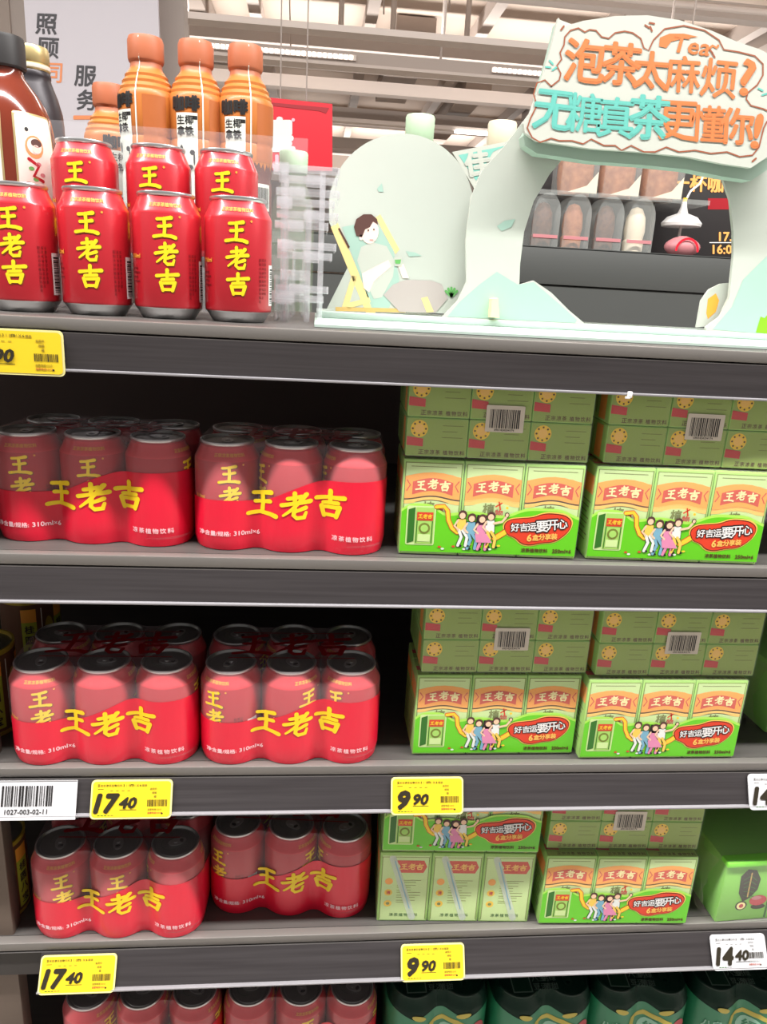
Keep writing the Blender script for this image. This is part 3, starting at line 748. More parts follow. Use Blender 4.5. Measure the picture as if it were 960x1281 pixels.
# pale green cartons in clear wrap at the right end
def fruit_carton(x, y, z, label, yaw):
    t = thing('fruit_carton', (x, y, z), label, 'carton', 'pale green wrapped cartons', rz=math.radians(yaw))
    W, D, H = .19, .16, .090
    b = MB().box(0, 0, 0, W, D, H, 'carton_green', .002)
    f = Art().rect(.066, .003, .069, H - .006, 'carton_dark', 0)
    o = [(.022, .070), (.030, .080), (.042, .078), (.050, .064), (.049, .048), (.041, .036), (.032, .030), (.024, .044)]
    f.poly(o, 'fig_dark', 1).stroke([(.036, .074), (.037, .038)], 'wood_deep', 2, .0018)
    for k in range(5): f.stroke([(.036, .070 - k * .008), (.027 + k * .001, .064 - k * .006)], 'carton_dark', 2, .001).stroke([(.036, .070 - k * .008), (.045, .062 - k * .006)], 'carton_dark', 2, .001)
    f.ell(.031, .024, .008, .007, 'fig_dark', 1).ell(.031, .024, .006, .0055, 'box_cream', 2).ell(.031, .024, .003, .003, 'fruit_red', 3)
    f.ell(.053, .031, .012, .008, 'fruit_red', 2).ell(.055, .021, .010, .004, 'fig_dark', 1).ell(.050, .035, .007, .003, 'pink', 3)
    for k, ch in enumerate('青梅果茶'): f.text(ch, .085, .080 - k * .018, .014, 'box_pale', 1, .02)
    for k in range(3): f.ell(.110 + k * .02, .045, .008, .012, 'carton_dark', 1)
    b.put(f, planeXZ(0)); b.build('carton_body', t)
    MB().box(-.001, -.003, H - .004, W, .012, H + .003, 'carton_lime', .001).build('top_flap', t)
    MB().box(-.002, -.0045, -.0, W + .002, D + .002, H + .0045, 'film_clear', .004).build('film_wrap', t)
    r = random.Random(3); b = MB()      # crumpled film tail at the side
    n = 9; V = []
    for i in range(n):
        for j in range(n):
            V.append((-.004 - .012 * r.random() - .010 * math.sin(pi * i / (n - 1)), .006 + .10 * j / (n - 1), .002 + .090 * i / (n - 1)))
    b.add(V, [(i * n + j, i * n + j + 1, (i + 1) * n + j + 1, (i + 1) * n + j) for i in range(n - 1) for j in range(n - 1)], 'film'); b.build('film_fold', t)
fruit_carton(.512, .0015, Z[3], 'pale green carton with a dark leaf and red fruit above the white 14.40 tag', 3)
fruit_carton(.566, .062, Z[2], 'pale green carton in crumpled clear film, cut by the right edge of the frame', 4)

# round tins at the left end
def tin(x, y, z, r, h, label, yaw=0):
    t = thing('round_tin', (x, y, z), label, 'tin', 'round brown tins', rz=math.radians(yaw))
    b = MB().lathe([(r * .97, 0, 'can_yellow_rim'), (r, .002, 'can_yellow_rim'), (r, .006, 'brown_can'), (r, h - .006, 'can_yellow_rim'), (r * 1.01, h - .004, 'can_yellow_rim'), (r * 1.01, h, 'can_yellow_rim'), (r * .95, h, 'can_yellow_rim'), (r * .93, h - .004, 'lid_metal'), (.0005, h - .004, 'lid_metal')], 'brown_can', 36)
    m = lambda u, v, hh: Vector(((r + hh) * math.sin(u / r), -(r + hh) * math.cos(u / r), v))
    a = Art()
    for c in (-.8, .35, 1.5, 2.7):
        u = c * r
        a.rect(u - .008, .010, u + .010, h - .012, 'label_lime', 0).rect(u - .008, h - .030, u + .010, h - .012, 'box_orange', 1)
        for k, ch in enumerate('桂圆八宝'): a.text(ch, u + .001, h - .040 - k * .015, .011, 'fig_dark', 1, .02)
        a.rect(u + .016, .012, u + .0172, h - .012, 'label_cream', 0).ell(u + .026, h * .6, .006, .016, 'can_yellow_rim', 0)
    b.put(a, m, .004); b.build('tin_body', t)
    obj('pull_tab', TAB_ME, t, (0, 0, h - .1185))
tin(-.3800, .085, Z[2] + .0, .0365, .105, 'brown tin with a yellow rim at the left edge of the third shelf', 20)
tin(-.3780, .235, Z[2] + .0, .0365, .105, 'brown tin deep in the third shelf behind the left six-pack', 60)
tin(-.3790, .060, Z[3] + .0, .0365, .105, 'brown tin with orange and lime label at the left edge of the fourth shelf', -10)

# ------------------------------------------------------------------ shelf tickets
def ticket(px, py, row, kind, big, small, label, wd=.0855, ht=.0405, cat='price tag', code=None):
    d = TILT[row]; zt, zb = Z[row] - .013, Z[row] - SH; ang = math.atan2(d - .0005, zt - zb)
    c = PX(px, py, -d / 2); zc = (zt + zb) / 2 - (0 if row else .001)
    t = thing('price_tag' if kind != 'code' else 'barcode_card', (c.x, -d / 2 - .0042, zc - .001), label, cat, 'shelf price tags')
    t.rotation_euler = (-ang, 0, 0)
    yel = kind == 'yellow'; card = {'yellow': 'ticket_border', 'white': 'ticket_white', 'code': 'ticket_white'}[kind]
    a = Art(); hw, hh = wd / 2, ht / 2
    b = MB()
    o = Art().rrect(-hw, -hh, hw, hh, .0045 if kind != 'code' else .0006, card).items[0][0]
    b.prism(o, lambda x, y: (x, -.0006, y), lambda x, y: (x, .0006, y), card); b.build('card', t)
    if kind == 'code':
        a.barcode(-.028, -.006, .024, .0150, 'ink', 1, 9).text('1027-003-02-11', -.002, -.0115, .0050, 'ink', 1, .012)
        a.rect(-hw, hh - .0008, hw, hh, 'ticket_faint_grey', 1)
    else:
        fa = 'ticket_faint' if yel else 'ticket_faint_grey'
        if yel: a.rrect(-hw + .0018, -hh + .0018, hw - .0018, hh - .0018, .0035, 'ticket_yellow', 0)
        for k, ch in enumerate('王老吉凉茶植物饮料310ml×6罐装'): a.text(ch, -hw + .008 + k * .0029, hh - .0058, .0024, fa if k % 3 else 'ticket_ink', 1, .01)
        for k in range(3): a.rect(-hw + .007, hh - .0098 - k * .0, -hw + .013, hh - .0093, fa, 1)
        for k in range(4): a.rect(-hw + .020 + k * .006, hh - .0115, -hw + .023 + k * .006, hh - .0108, fa, 1)
        xb = -hw + .017 if len(big) > 1 else -hw + .014
        if big: a.text(big, xb, -.004, .0182, 'ticket_ink', 2, .055, shear=.22, sx=1.0 if len(big) > 1 else 1.1)
        xs = xb + (.0225 if len(big) > 1 else .0195)
        a.text(small, xs, -.0035, .0108, 'ticket_ink', 2, .045, shear=.22, sx=1.15)
        a.rect(xs - .009, -.0110, xs + .009, -.0105, 'ticket_ink', 1)
        for k in range(5): a.rect(-hw + .008 + k * .0035, -hh + .0035, -hw + .0105 + k * .0035, -hh + .0042, 'banner_deep' if k < 3 else fa, 1)
        x2 = hw - .026
        a.barcode(x2, -.0075, hw - .005, -.0005, 'ticket_ink', 1, len(label))
        for k in range(3): a.text(('会员价', '规格', '罐')[k], x2 + .006 + k * .001, hh - .0095 - k * .004, .0024, fa, 1, .01)
        for k in range(2): a.text('监督电话12315', x2 + .008, -.0105 - k * .0035, .0021, 'ticket_red' if k else fa, 1, .005)
        a.ell(hw - .010, -hh + .0055, .0010, .0010, 'ticket_ink', 1, 8)
    MB().put(a, planeXZ(-.0006), unit=.0003, base=.0003).build('print', t)
ticket(20, 430, 0, 'yellow', '9', '90', 'yellow price tag on the top strip, cut by the left frame edge')
ticket(166, 997, 2, 'yellow', '17', '40', 'yellow price tag reading 17.40 beside the white barcode card')
ticket(534, 993, 2, 'yellow', '9', '90', 'yellow price tag reading 9.90 under the third row of green cartons', wd=.082)
ticket(977, 988, 2, 'white', '14', '40', 'white price tag on the third shelf strip, cut by the right frame edge')
ticket(99, 1216, 3, 'yellow', '17', '40', 'yellow price tag reading 17.40 on the fourth shelf strip')
ticket(541, 1201, 3, 'yellow', '9', '90', 'lower yellow price tag reading 9.90, beneath the cartons with straws', wd=.078)
ticket(922, 1189, 3, 'white', '14', '40', 'white price tag reading 14.40 below the pale green carton', wd=.073)
ticket(38, 997, 2, 'code', '', '', 'white card with a barcode reading 1027-003-02-11', wd=.098, cat='barcode card')
c = PX(787, 489, -.004)
t = tag(MB().box(-.0022, -.002, -.004, .0022, .001, .002, 'white', .0005).box(-.004, -.002, -.005, .0005, .001, -.003, 'white', .0004).build('plastic_clip', None, (c.x, -.0072, -.045)), 'small white plastic clip on the lip of the top strip', 'clip')

# ------------------------------------------------------------------ clear risers on the top shelf
def riser(x0, x1, y0, y1, h, lip, label, guards=()):
    t = thing('clear_riser', ((x0 + x1) / 2, y0, 0), label, 'riser', 'clear plastic risers')
    w_ = (x1 - x0) / 2
    MB().box(-w_, 0, h, w_, y1 - y0, h + .003, 'acrylic', .0006).build('platform', t)
    MB().box(-w_, -.003, h - .004, w_, 0, h + lip, 'acrylic', .0006).build('front_guard', t)
    for x in (-w_ + .01, -w_ * .2, w_ * .45, w_ - .016, w_ - .004):
        MB().box(x, .004, 0, x + .003, y1 - y0 - .004, h, 'acrylic_edge', .0005).build('support', t)
    for z in (h * .55,):
        MB().box(w_ - .030, -.006, z - .006, w_ + .006, -.003, z + .006, 'acrylic_edge', .0006).build('label_holder', t)
    return t
riser(-.48, -.040, .122, .238, RISE, .020, 'clear plastic riser under the raised row of red cans')
riser(-.48, -.025, .252, .335, .090, .112, 'tall clear plastic riser with a guard in front of the orange-brown bottles')
riser(-.36, -.030, .345, .438, .058, .030, 'low clear plastic riser behind the orange-brown bottles')
t = thing('clear_tray_stack', (-.028, .150, 0), 'stack of clear plastic trays standing right of the last front can', 'trays')
for k, (z, wd, dx) in enumerate([(.024, .050, 0), (.034, .056, .002), (.068, .058, .004), (.078, .062, .006), (.098, .056, .000), (.108, .064, .006), (.120, .060, .004), (.130, .066, .006), (.142, .060, .006), (.152, .068, .004)]):
    b = MB().box(-wd / 2 + dx, -.02, z, wd / 2 + dx, .06, z + .0018, 'acrylic').box(-wd / 2 + dx, -.022, z - .003, wd / 2 + dx, -.0205, z + .0045, 'acrylic_edge', .0004)
    b.box(wd / 2 + dx - .0015, -.02, z - .003, wd / 2 + dx, .06, z + .0045, 'acrylic_edge', .0004).build('tray', t)
    MB().box(-wd / 2 + dx + (k % 3) * .014, -.0235, z - .006, -wd / 2 + dx + (k % 3) * .014 + .016, -.0222, z + .006, 'acrylic_edge', .0004).build('tray_clip', t)
for x, h in ((-.022, .152), (.004, .120), (.018, .152)):
    MB().box(x, -.018, 0, x + .006, -.013, h, 'acrylic_edge', .0006).box(x, .045, 0, x + .006, .050, h, 'acrylic_edge', .0006).build('leg', t)

# ------------------------------------------------------------------ bottles
BP = [(.028, 0), (.031, .004), (.032, .010), (.032, .060), (.0305, .066), (.032, .072), (.0325, .084), (.0328, .100), (.0318, .103), (.0330, .106), (.0334, .128), (.0334, .146), (.0325, .151), (.0310, .153), (.0310, .156), (.0280, .160), (.0282, .163), (.0245, .167), (.0247, .170), (.0210, .174), (.0185, .178), (.0180, .183), (.0195, .1845), (.0203, .188), (.0200, .190), (.0200, .207), (.0185, .210), (.0005, .2105)]
def lmap(prof):
    def r_at(z):
        for p, q in zip(prof, prof[1:]):
            if p[1] <= z <= q[1]: return p[0] + (q[0] - p[0]) * (z - p[1]) / max(q[1] - p[1], 1e-9)
        return prof[0][0]
    return lambda u, v, h: Vector(((r_at(v) + h) * math.sin(u / .0325), -(r_at(v) + h) * math.cos(u / .0325), v))
def subdiv_v(art, n): return art
b = MB(); b.lathe([p + (('sleeve_brown' if p[1] < .0835 else 'sleeve_orange' if p[1] < .175 else 'sleeve_cap'),) for p in BP], 'sleeve_orange', 40)
bm_ = lmap(BP)
a = Art()
for k in range(34):     # dripping lower edge of the orange
    u = -.1 + k * .006; a.poly([(u - .0032, .0836), (u, .0836 - .004 - .007 * ((k * 7) % 5) / 5), (u + .0032, .0836)], 'sleeve_orange', 0)
b.put(a, bm_, .004)
a = Art()
a.rect(.020, .085, .047, .146, 'sleeve_side', 0).rect(-.019, .014, .0065, .130, 'label_pale', 1).rect(.0118, .012, .0134, .209, 'label_pale', 1)
a.rect(.020, .030, .042, .060, 'label_pale', 0).barcode(.022, .033, .040, .056, 'ink', 1, 6)
a.text('咖啡', -.0075, .1400, .0155, 'ink', 2, .05).text('生椰', -.0080, .1225, .0095, 'ink', 2, .015)
a.text('拿铁', -.0080, .1110, .0095, 'ink', 2, .03).rect(.0005, .123, .0062, .127, 'ink', 2)
a.rect(-.018, .1035, .005, .1042, 'ink', 2)
for p in ((-.013, .090, .0022, .006), (.0, .088, .003, .0028), (-.003, .072, .0036, .0028), (-.014, .080, .0018, .003), (.002, .081, .001, .007)): a.ell(*p, 'ink', 2, 10)
b.put(a, bm_, .003, .003)
BOT_ME = b.mesh('bottle_body')
# separate cap band so that the cap is a part of its own
CAP_ME = MB().lathe([(.0200, .1855), (.0206, .188), (.0206, .206), (.0190, .2106), (.0005, .2112)], 'sleeve_cap', 36, cap0=False).mesh('bottle_cap')
for x, y, z, ang, lb in [(-.2165, .300, .093, -34, 'orange-brown capped bottle, left one of the three tall ones'), (-.1590, .300, .093, -2, 'orange-brown capped bottle, middle one of the three tall ones'),
                         (-.1015, .300, .093, -6, 'orange-brown capped bottle, right one of the three tall ones, beside the red sign'), (-.2850, .398, .0612, 40, 'lower orange-brown capped bottle standing behind the three tall ones')]:
    t = thing('coffee_bottle', (x, y, z - .0), lb, 'bottle', 'orange-brown bottles', rz=math.radians(ang))
    obj('bottle_body', BOT_ME, t); obj('bottle_cap', CAP_ME, t)
# big brown tea bottle
GP = [(.040, 0), (.0445, .004), (.0450, .012), (.0450, .110), (.0440, .126), (.0420, .140), (.0380, .151), (.0320, .162), (.0250, .171), (.0195, .178), (.0180, .183), (.0180, .190)]
t = thing('tea_bottle', (-.3400, .196, RISE + .0035), 'large brown tea bottle with a black cap at the left edge', 'bottle')
b = MB().lathe([p + ('tea_brown',) for p in GP], 'tea_brown', 44); b.build('bottle_body', t)
MB().lathe([(.0200, .186), (.0215, .188), (.0215, .213), (.0205, .216), (.0005, .2165)], 'cap_black', 36).build('bottle_cap', t)
_g = lmap(GP); gm = lambda u, v, h: _g(u * .0325 / .045, v, h)
a = Art()
for u0, u1 in ((-.050, .008), (.019, .066)):
    a.rrect(u0, .012, u1, .142, .003, 'cap_gold', 0).rrect(u0 + .002, .014, u1 - .002, .140, .003, 'label_cream', 1)
a.ell(.031, .096, .010, .011, 'poster_orange', 2).ell(.031, .097, .008, .008, 'label_cream', 3).ell(.033, .100, .006, .004, 'hair', 4).ell(.032, .094, .004, .0042, 'face', 4)
a.stroke([(.024, .084), (.034, .078), (.028, .068), (.038, .064)], 'sign_red_dark', 2, .0035).ell(.024, .112, .002, .002, 'ink', 2)
for k in range(5): a.ell(.022 + (k * 7 % 5) * .004, .060 + k * .005, .003, .002, ('pink', 'leaf')[k % 2], 2)
a.text('LOGO', .031, .047, .006, 'ink', 2, .02) if False else a.text('0糖', .028, .048, .007, 'ink', 2, .02)
a.text('550', .031, .036, .009, 'ink', 2, .05).rect(.020, .024, .042, .027, 'fruit_red', 2)
for k, ch in enumerate('东方好茶'): a.text(ch, -.018, .105 - k * .016, .010, 'poster_grey', 2, .01)
a2 = Art()
for V_, F_, m_, l_ in a.items: a2.items.append(([(x + (.008 if x > .012 else 0), y + (.014 if y > .055 and l_ > 1 else 0)) if l_ > 1 else (x, y) for x, y in V_], F_, m_, l_))
MB().put(a2, gm, .004, .004).build('label', t)
# black aluminium bottle
t = thing('aluminium_bottle', (-.3440, .292, .0932), 'black aluminium bottle with a gold screw cap behind the tea bottle', 'bottle')
MB().lathe([(.029, 0), (.031, .003), (.031, .110), (.0300, .122), (.0260, .138), (.0215, .150), (.0195, .156), (.0200, .158), (.0200, .162), (.0180, .165)], 'bottle_black', 40).build('bottle_body', t)
MB().lathe([(.0190, .164), (.0200, .166, 'label_cream'), (.0200, .170, 'cap_gold'), (.0185, .1715), (.0195, .173), (.0195, .186), (.0180, .189), (.0005, .1895)], 'cap_gold', 36).build('screw_cap', t)
a = Art()
for k, ch in enumerate('黑咖啡'): a.text(ch, .012, .100 - k * .016, .010, 'label_cream', 1, .005)
MB().put(a, lambda u, v, h: Vector(((.0312 + h) * math.sin(u / .031), -(.0312 + h) * math.cos(u / .031), v)), .004).build('label', t)
# pale green tea bottles behind the standee
TP = [(.026, 0), (.029, .004), (.029, .140), (.0270, .155), (.0220, .172), (.0170, .186), (.0150, .192), (.0150, .200)]
for x, y, z, cm, lb in [(.1175, .352, .0, 'cap_green', 'pale green capped tea bottle rising behind the round panel'), (.2260, .352, .0, 'cap_beige', 'beige capped tea bottle between the round panel and the sign board'),
                        (-.0450, .372, -.0, 'cap_green', 'pale green capped tea bottle behind the clear trays')]:
    s_ = 1.12 if x > 0 else .90
    t = thing('green_tea_bottle', (x, y, .0005), lb, 'bottle', 'tea bottles behind the cardboard display')
    MB().lathe([(r, zz * s_) for r, zz in TP], 'tea_green', 36).build('bottle_body', t)
    MB().lathe([(.0175, .198 * s_), (.0185, .200 * s_), (.0190, .225 * s_), (.0178, .2275 * s_), (.0005, .228 * s_)], cm, 36).build('bottle_cap', t)

# ------------------------------------------------------------------ cardboard tea display
YM, YA, YS = .226, .205, .168
disp = thing('tea_display', (.29, .20, 0), 'pale mint cardboard tea display with arch, sign board and man in deck chair', 'display')
def child(mb, name, parent=disp):
    o = mb.build(name, None); o.parent = parent
    if parent is disp: o.matrix_parent_inverse = Matrix.Translation(-Vector((.29, .20, 0)))
    return o
def board(pts, Y, th, m='card_mint', edge='card_edge'):
    return MB().prism(pts, lambda x, y: PX(x, y, Y), lambda x, y: PX(x, y, Y) + Vector((0, th, 0)), m, edge)
child(MB().box(-.012, .045, .0005, .66, .34, .003, 'card_base'), 'base_plate')
child(MB().box(-.010, .198, .003, .66, .204, .0105, 'card_base', .001).box(-.010, .204, .0080, .66, .300, .0105, 'card_base'), 'base_tray')
# round panel with the man
cxp, cyp = 503, 262
arc = [(cxp + 92 * math.cos(t) * (1.0 if math.cos(t) < 0 else .98), cyp - 95 * math.sin(t)) for t in [math.radians(a_) for a_ in range(172, -30, -6)]]
man = arc + [(590, 330), (590, 393.5), (409, 386.5), (437, 331), (412, 278)]
child(board(man, YM, .005), 'round_panel')
a = Art()
tan, dk = 'wood_tan', 'wood_deep'
a.poly([(414, 284), (423, 279), (470, 392), (458, 391)], tan, 0).poly([(470, 272), (476, 268), (500, 312), (495, 318)], tan, 0)
a.poly([(440, 345), (447, 345), (435, 388), (427, 387)], tan, 0).poly([(432, 380), (462, 372), (464, 378), (436, 386)], tan, 1).poly([(420, 384), (506, 386), (508, 391), (420, 389)], dk, 1)
a.poly([(423, 286), (425, 285), (438, 309), (436, 311)], 'hair', 2)
a.poly([(428, 284), (470, 276), (492, 312), (500, 350), (486, 388), (466, 388)], 'card_teal_pale', 0)
a.poly([(452, 309), (466, 303), (484, 308), (494, 326), (492, 346), (478, 372), (468, 374), (454, 346), (447, 326)], 'card_white', 1)
a.poly([(453, 342), (486, 325), (490, 333), (468, 352), (462, 366), (455, 360)], 'face', 2).poly([(498, 332), (505, 330), (512, 348), (504, 348)], 'face', 2)
a.ell(463, 290, 11, 15, 'face', 2, 18, .1)
a.poly([(443, 284), (446, 274), (455, 268), (465, 268), (472, 274), (473, 281), (467, 277), (463, 284), (457, 287), (453, 297), (446, 295)], 'hair', 3)
a.ell(452, 297, 2.4, 3.6, 'face', 3, 10).ell(461, 288, 1.0, 1.3, 'hair', 4, 8).ell(468, 287, 1.0, 1.3, 'hair', 4, 8).stroke([(463, 300), (467, 300)], 'pink', 4, 1.0)
a.poly([(480, 369), (492, 356), (508, 350), (540, 351), (553, 356), (560, 374), (545, 391.5), (520, 391), (500, 390)], 'trouser', 2)
a.poly([(527, 373), (535, 371), (543, 390), (534, 391)], tan, 3)
a.poly([(493, 322), (503, 321), (503, 333), (494, 333)], 'card_white', 3).poly([(494, 325), (502, 324.5), (501, 330), (495, 330)], 'leaf', 4)
for k in range(5): t_ = -.9 + k * .45; a.stroke([(565, 371), (565 + 9 * math.sin(t_), 371 - 11 * math.cos(t_))], 'leaf', 3, 3)
a.poly([(472, 236), (478, 229), (480, 240), (474, 240)], 'card_teal_pale', 1).poly([(508, 314), (520, 316), (528, 320), (512, 321)], 'card_teal_pale', 1)
child(MB().put(a, pixplane(YM)), 'deckchair_print')
# arch panel (outline, then the hole): built as one ring
outer = [(553, 397), (573, 376), (584, 352), (583, 300), (590, 246), (603, 214), (632, 182), (664, 140), (690, 70), (699, 24), (740, 40), (960, 90), (1010, 120), (1010, 423), (885, 414)]
hole = [(884, 409), (902, 396), (913, 372), (918, 320), (918, 290), (914, 250), (904, 222), (888, 196), (860, 178), (800, 172), (740, 176), (712, 190), (688, 218), (668, 252), (656, 290), (651, 330), (650, 356), (668, 351), (690, 366), (712, 388), (731, 404)]
ring = outer[:1] + outer[1:14] + [(884, 413.5)] + hole + [(731, 406.5)]
child(board(ring, YA, .005, 'card_mint', 'card_white'), 'arch_panel')
a = Art()
a.poly([(575, 378), (600, 356), (622, 340), (648, 356), (668, 353), (700, 380), (722, 400), (720, 404), (560, 396)], 'card_teal_pale', 0)
a.poly([(600, 345), (612, 340), (622, 336), (642, 352), (628, 356)], 'card_teal', 1) if False else None
a.poly([(622, 283), (632, 276), (645, 274), (640, 284), (628, 289)], 'card_teal_pale', 1)
child(MB().put(a, pixplane(YA)), 'mountain_print'); a = Art()
a.poly([(916, 384), (930, 350), (950, 330), (960, 320), (960, 418), (892, 412)], 'card_teal_pale', 0)
a.poly([(946, 416), (952, 396), (957, 398), (962, 392), (966, 418)], 'carton_lime', 1)
child(MB().put(a, pixplane(YA)), 'meadow_print')
child(board([(872, 409.5), (878, 376), (888, 362), (902, 355), (912, 354), (911, 372), (904, 392), (888, 408)], YA + .012, .004, 'card_white', 'card_white'), 'fruit_cutout')
child(MB().put(Art().poly([(884, 392), (886, 374), (896, 367), (900, 376), (896, 390), (886, 399)], 'box_orange', 0), pixplane(YA + .012)), 'fruit_print')
child(board([(614, 397), (616, 374), (623, 373), (625, 397.5)], YA - .014, .014, 'box_cream', 'box_cream'), 'support_tab')
# sign board: deep mint block with the lettered face
sg = [(699, 22), (706, 33), (730, 26), (770, 20), (810, 19), (850, 25), (890, 38), (922, 52), (952, 62), (975, 75), (975, 185), (958, 198), (940, 210), (905, 205), (860, 196), (800, 190), (740, 186), (700, 180), (672, 176), (657, 166), (655, 154), (664, 140), (676, 106), (688, 66)]
child(MB().prism(sg, lambda x, y: PX(x, y, YS), lambda x, y: PX(x, y, YS) + Vector((0, .007, 0)), 'card_white', 'card_white'), 'sign_board')
child(MB().prism(sg, lambda x, y: PX(x, y + (16 if y > 120 else 4), YS + .012), lambda x, y: PX(x, y + (16 if y > 120 else 4), YS + .012) + Vector((0, .020, 0)), 'card_edge', 'card_edge'), 'sign_backing')
a = Art()
for ch, x, y, h, c_, r_ in [('泡', 732, 76, 55, 'sign_orange', .10), ('茶', 778, 80, 54, 'sign_orange', .10), ('太', 815, 88, 48, 'sign_orange', .08), ('麻', 855, 93, 47, 'sign_orange', .06), ('烦', 900, 98, 50, 'sign_orange', .10), ('?', 936, 97, 46, 'sign_orange', .16),
                     ('无', 693, 138, 50, 'sign_teal', .12), ('糖', 732, 141, 50, 'sign_teal', .08), ('真', 771, 147, 52, 'sign_teal', .08), ('茶', 813, 147, 56, 'sign_teal', .08), ('更', 849, 151, 50, 'sign_orange', .06), ('懂', 886, 155, 47, 'sign_orange', .06), ('你', 922, 158, 46, 'sign_orange', .06), ('!', 948, 164, 44, 'sign_orange', .2)]:
    a.text(ch, x, y, h * .96, c_, 1, .018 if ch in '糖懂真更麻烦' else .026, rot=r_, flip=-1, sx=.92 if ch not in '?!' else 1.1)
child(MB().put(a, pixplane(YS), unit=.0004), 'sign_lettering')
a = Art()
a.text('Tea', 866, 57, 21, 'sign_orange', 1, .02, rot=.12, flip=-1, shear=.15, sx=1.05)
a.poly([(825, 58), (826, 47), (838, 42), (856, 42), (874, 46), (856, 48), (840, 52), (834, 60)], 'sign_orange', 1).stroke([(886, 62), (892, 57), (897, 60), (899, 57)], 'sign_orange', 1, 3)
sq = [(690, 108), (700, 100), (702, 92), (697, 82), (703, 74), (701, 66), (706, 56), (707, 46), (714, 38), (724, 35), (732, 40), (738, 37), (746, 38), (753, 46), (762, 48), (770, 41), (782, 39), (792, 41), (802, 48), (806, 60), (812, 63), (818, 50), (832, 36), (856, 32), (882, 38), (900, 50), (906, 62), (925, 65), (945, 70), (955, 80), (955, 94), (948, 106), (936, 116), (934, 124), (940, 132), (955, 136), (964, 140)]
a.stroke(sq, 'sign_brown', 1, 1.8)
sq2 = [(690, 108), (682, 100), (672, 104), (668, 118), (672, 132), (664, 148), (660, 160), (666, 172), (676, 178), (690, 173), (700, 176), (716, 176), (730, 180), (740, 174), (756, 182), (770, 182), (778, 188), (790, 182), (806, 190), (820, 190), (834, 184), (850, 190), (870, 188), (890, 192), (910, 190), (926, 196), (942, 194), (950, 184), (956, 160), (960, 152)]
a.stroke(sq2, 'sign_brown', 1, 1.8)
for x, y, r_, c_ in [(810, 33, .6, 'sign_brown'), (815, 36, 1.2, 'sign_brown'), (816, 29, .2, 'sign_brown'), (690, 78, .8, 'sign_teal'), (686, 84, .1, 'sign_teal'), (694, 86, -.6, 'sign_teal'), (704, 35, 2.2, 'sign_brown'), (944, 200, -.7, 'sign_brown'), (893, 69, 1, 'sign_brown'), (890, 64, .9, 'sign_brown'), (952, 112, .5, 'sign_teal'), (957, 118, -.3, 'sign_teal')]:
    a.stroke([(x - 3 * math.cos(r_), y - 3 * math.sin(r_)), (x + 3 * math.cos(r_), y + 3 * math.sin(r_))], c_, 1, 2.2)
child(MB().put(a, pixplane(YS)), 'sign_outline')
# teal pennant behind
child(board([(566, 190), (640, 176), (662, 180), (620, 246), (600, 246)], .300, .004, 'card_white', 'card_white'), 'pennant')
child(MB().put(Art().poly([(574, 194), (634, 182), (617, 190), (596, 226)], 'card_teal', 0).text('佳', 598, 204, 30, 'card_white', 2, .05, flip=-1, rot=-.15), pixplane(.300)), 'pennant_print')

# ------------------------------------------------------------------ across the aisle: rack, packs, menu
YR = 1.30
def at(x, y, Y=YR): return PX(x, y, Y)
rk = thing('bakery_rack', (0, YR, -1.40), 'dark grey rack with plain panels standing behind the cardboard display', 'rack')
def rz_(x, y): return at(x, y).z + 1.40
zt = rz_(780, 314); zm = rz_(780, 361); xl = at(330, 300).x; xr = at(1000, 330).x
MB().box(xl, 0, zm, xr, .02, zt, 'rack_grey', .002).build('upper_panel', rk)
MB().box(xl, .006, 0, xr, .026, zm - .003, 'rack_grey').build('lower_panel', rk)
MB().box(xl, 0, zt - .004, xr, .30, zt, 'rack_grey').build('rack_shelf', rk)
zu = rz_(760, 238); MB().box(at(630, 250).x, .06, zu - .012, at(905, 240).x, .30, zu, 'tub').build('clear_shelf', rk)
MB().box(at(630, 250).x, .30, 0, xr, .315, rz_(760, 175), 'rack_black').build('back_board', rk)
def tub_pack(x, y, wd, ht, label, inner):
    p = at(x, y, YR + .10); s_ = (at(x + 1, y, YR + .10) - p).length
    z0 = zt - 1.40 if y > 250 else zu - 1.40
    t = thing('pastry_tub', (p.x, YR + .10, z0 + .0005), label, 'pastry', 'wrapped pastries on the rack')
    W = wd * s_; H = ht * s_
    o = [(-W / 2, 0), (W / 2, 0), (W / 2, H * .62)] + [(W / 2 * math.cos(a_), H * .62 + H * .38 * math.sin(a_)) for a_ in [pi * k / 10 for k in range(1, 10)]] + [(-W / 2, H * .62)]
    MB().prism(o, lambda u, v: (u, -.03, v), lambda u, v: (u, .06, v), 'tub').build('clear_tub', t)
    b = MB().lathe([(.0005, .004), (W * .36, .006), (W * .38, H * .22), (W * .33, H * .26), (W * .38, H * .42), (W * .34, H * .66), (W * .2, H * .82), (.0005, H * .86)], inner, 20, 0, .012)
    b.build('pastry', t)
    MB().box(-W * .46, -.032, H * .18, W * .46, -.031, H * .24, 'pink').build('label_strip', t)
for k, (x, y, inner, lb) in enumerate([(677, 306, 'bread_dark', 'leftmost arched clear tub with dark pastry behind the arch opening'), (715, 306, 'bread', 'second arched clear tub, with light brown pastry, behind the arch opening'), (755, 308, 'bread_dark', 'third arched clear tub, with chocolate pastry, behind the arch opening'), (793, 310, 'cream', 'fourth arched clear tub, with cream pastry, behind the arch opening')]):
    tub_pack(x, y, 33, 62, lb, inner)
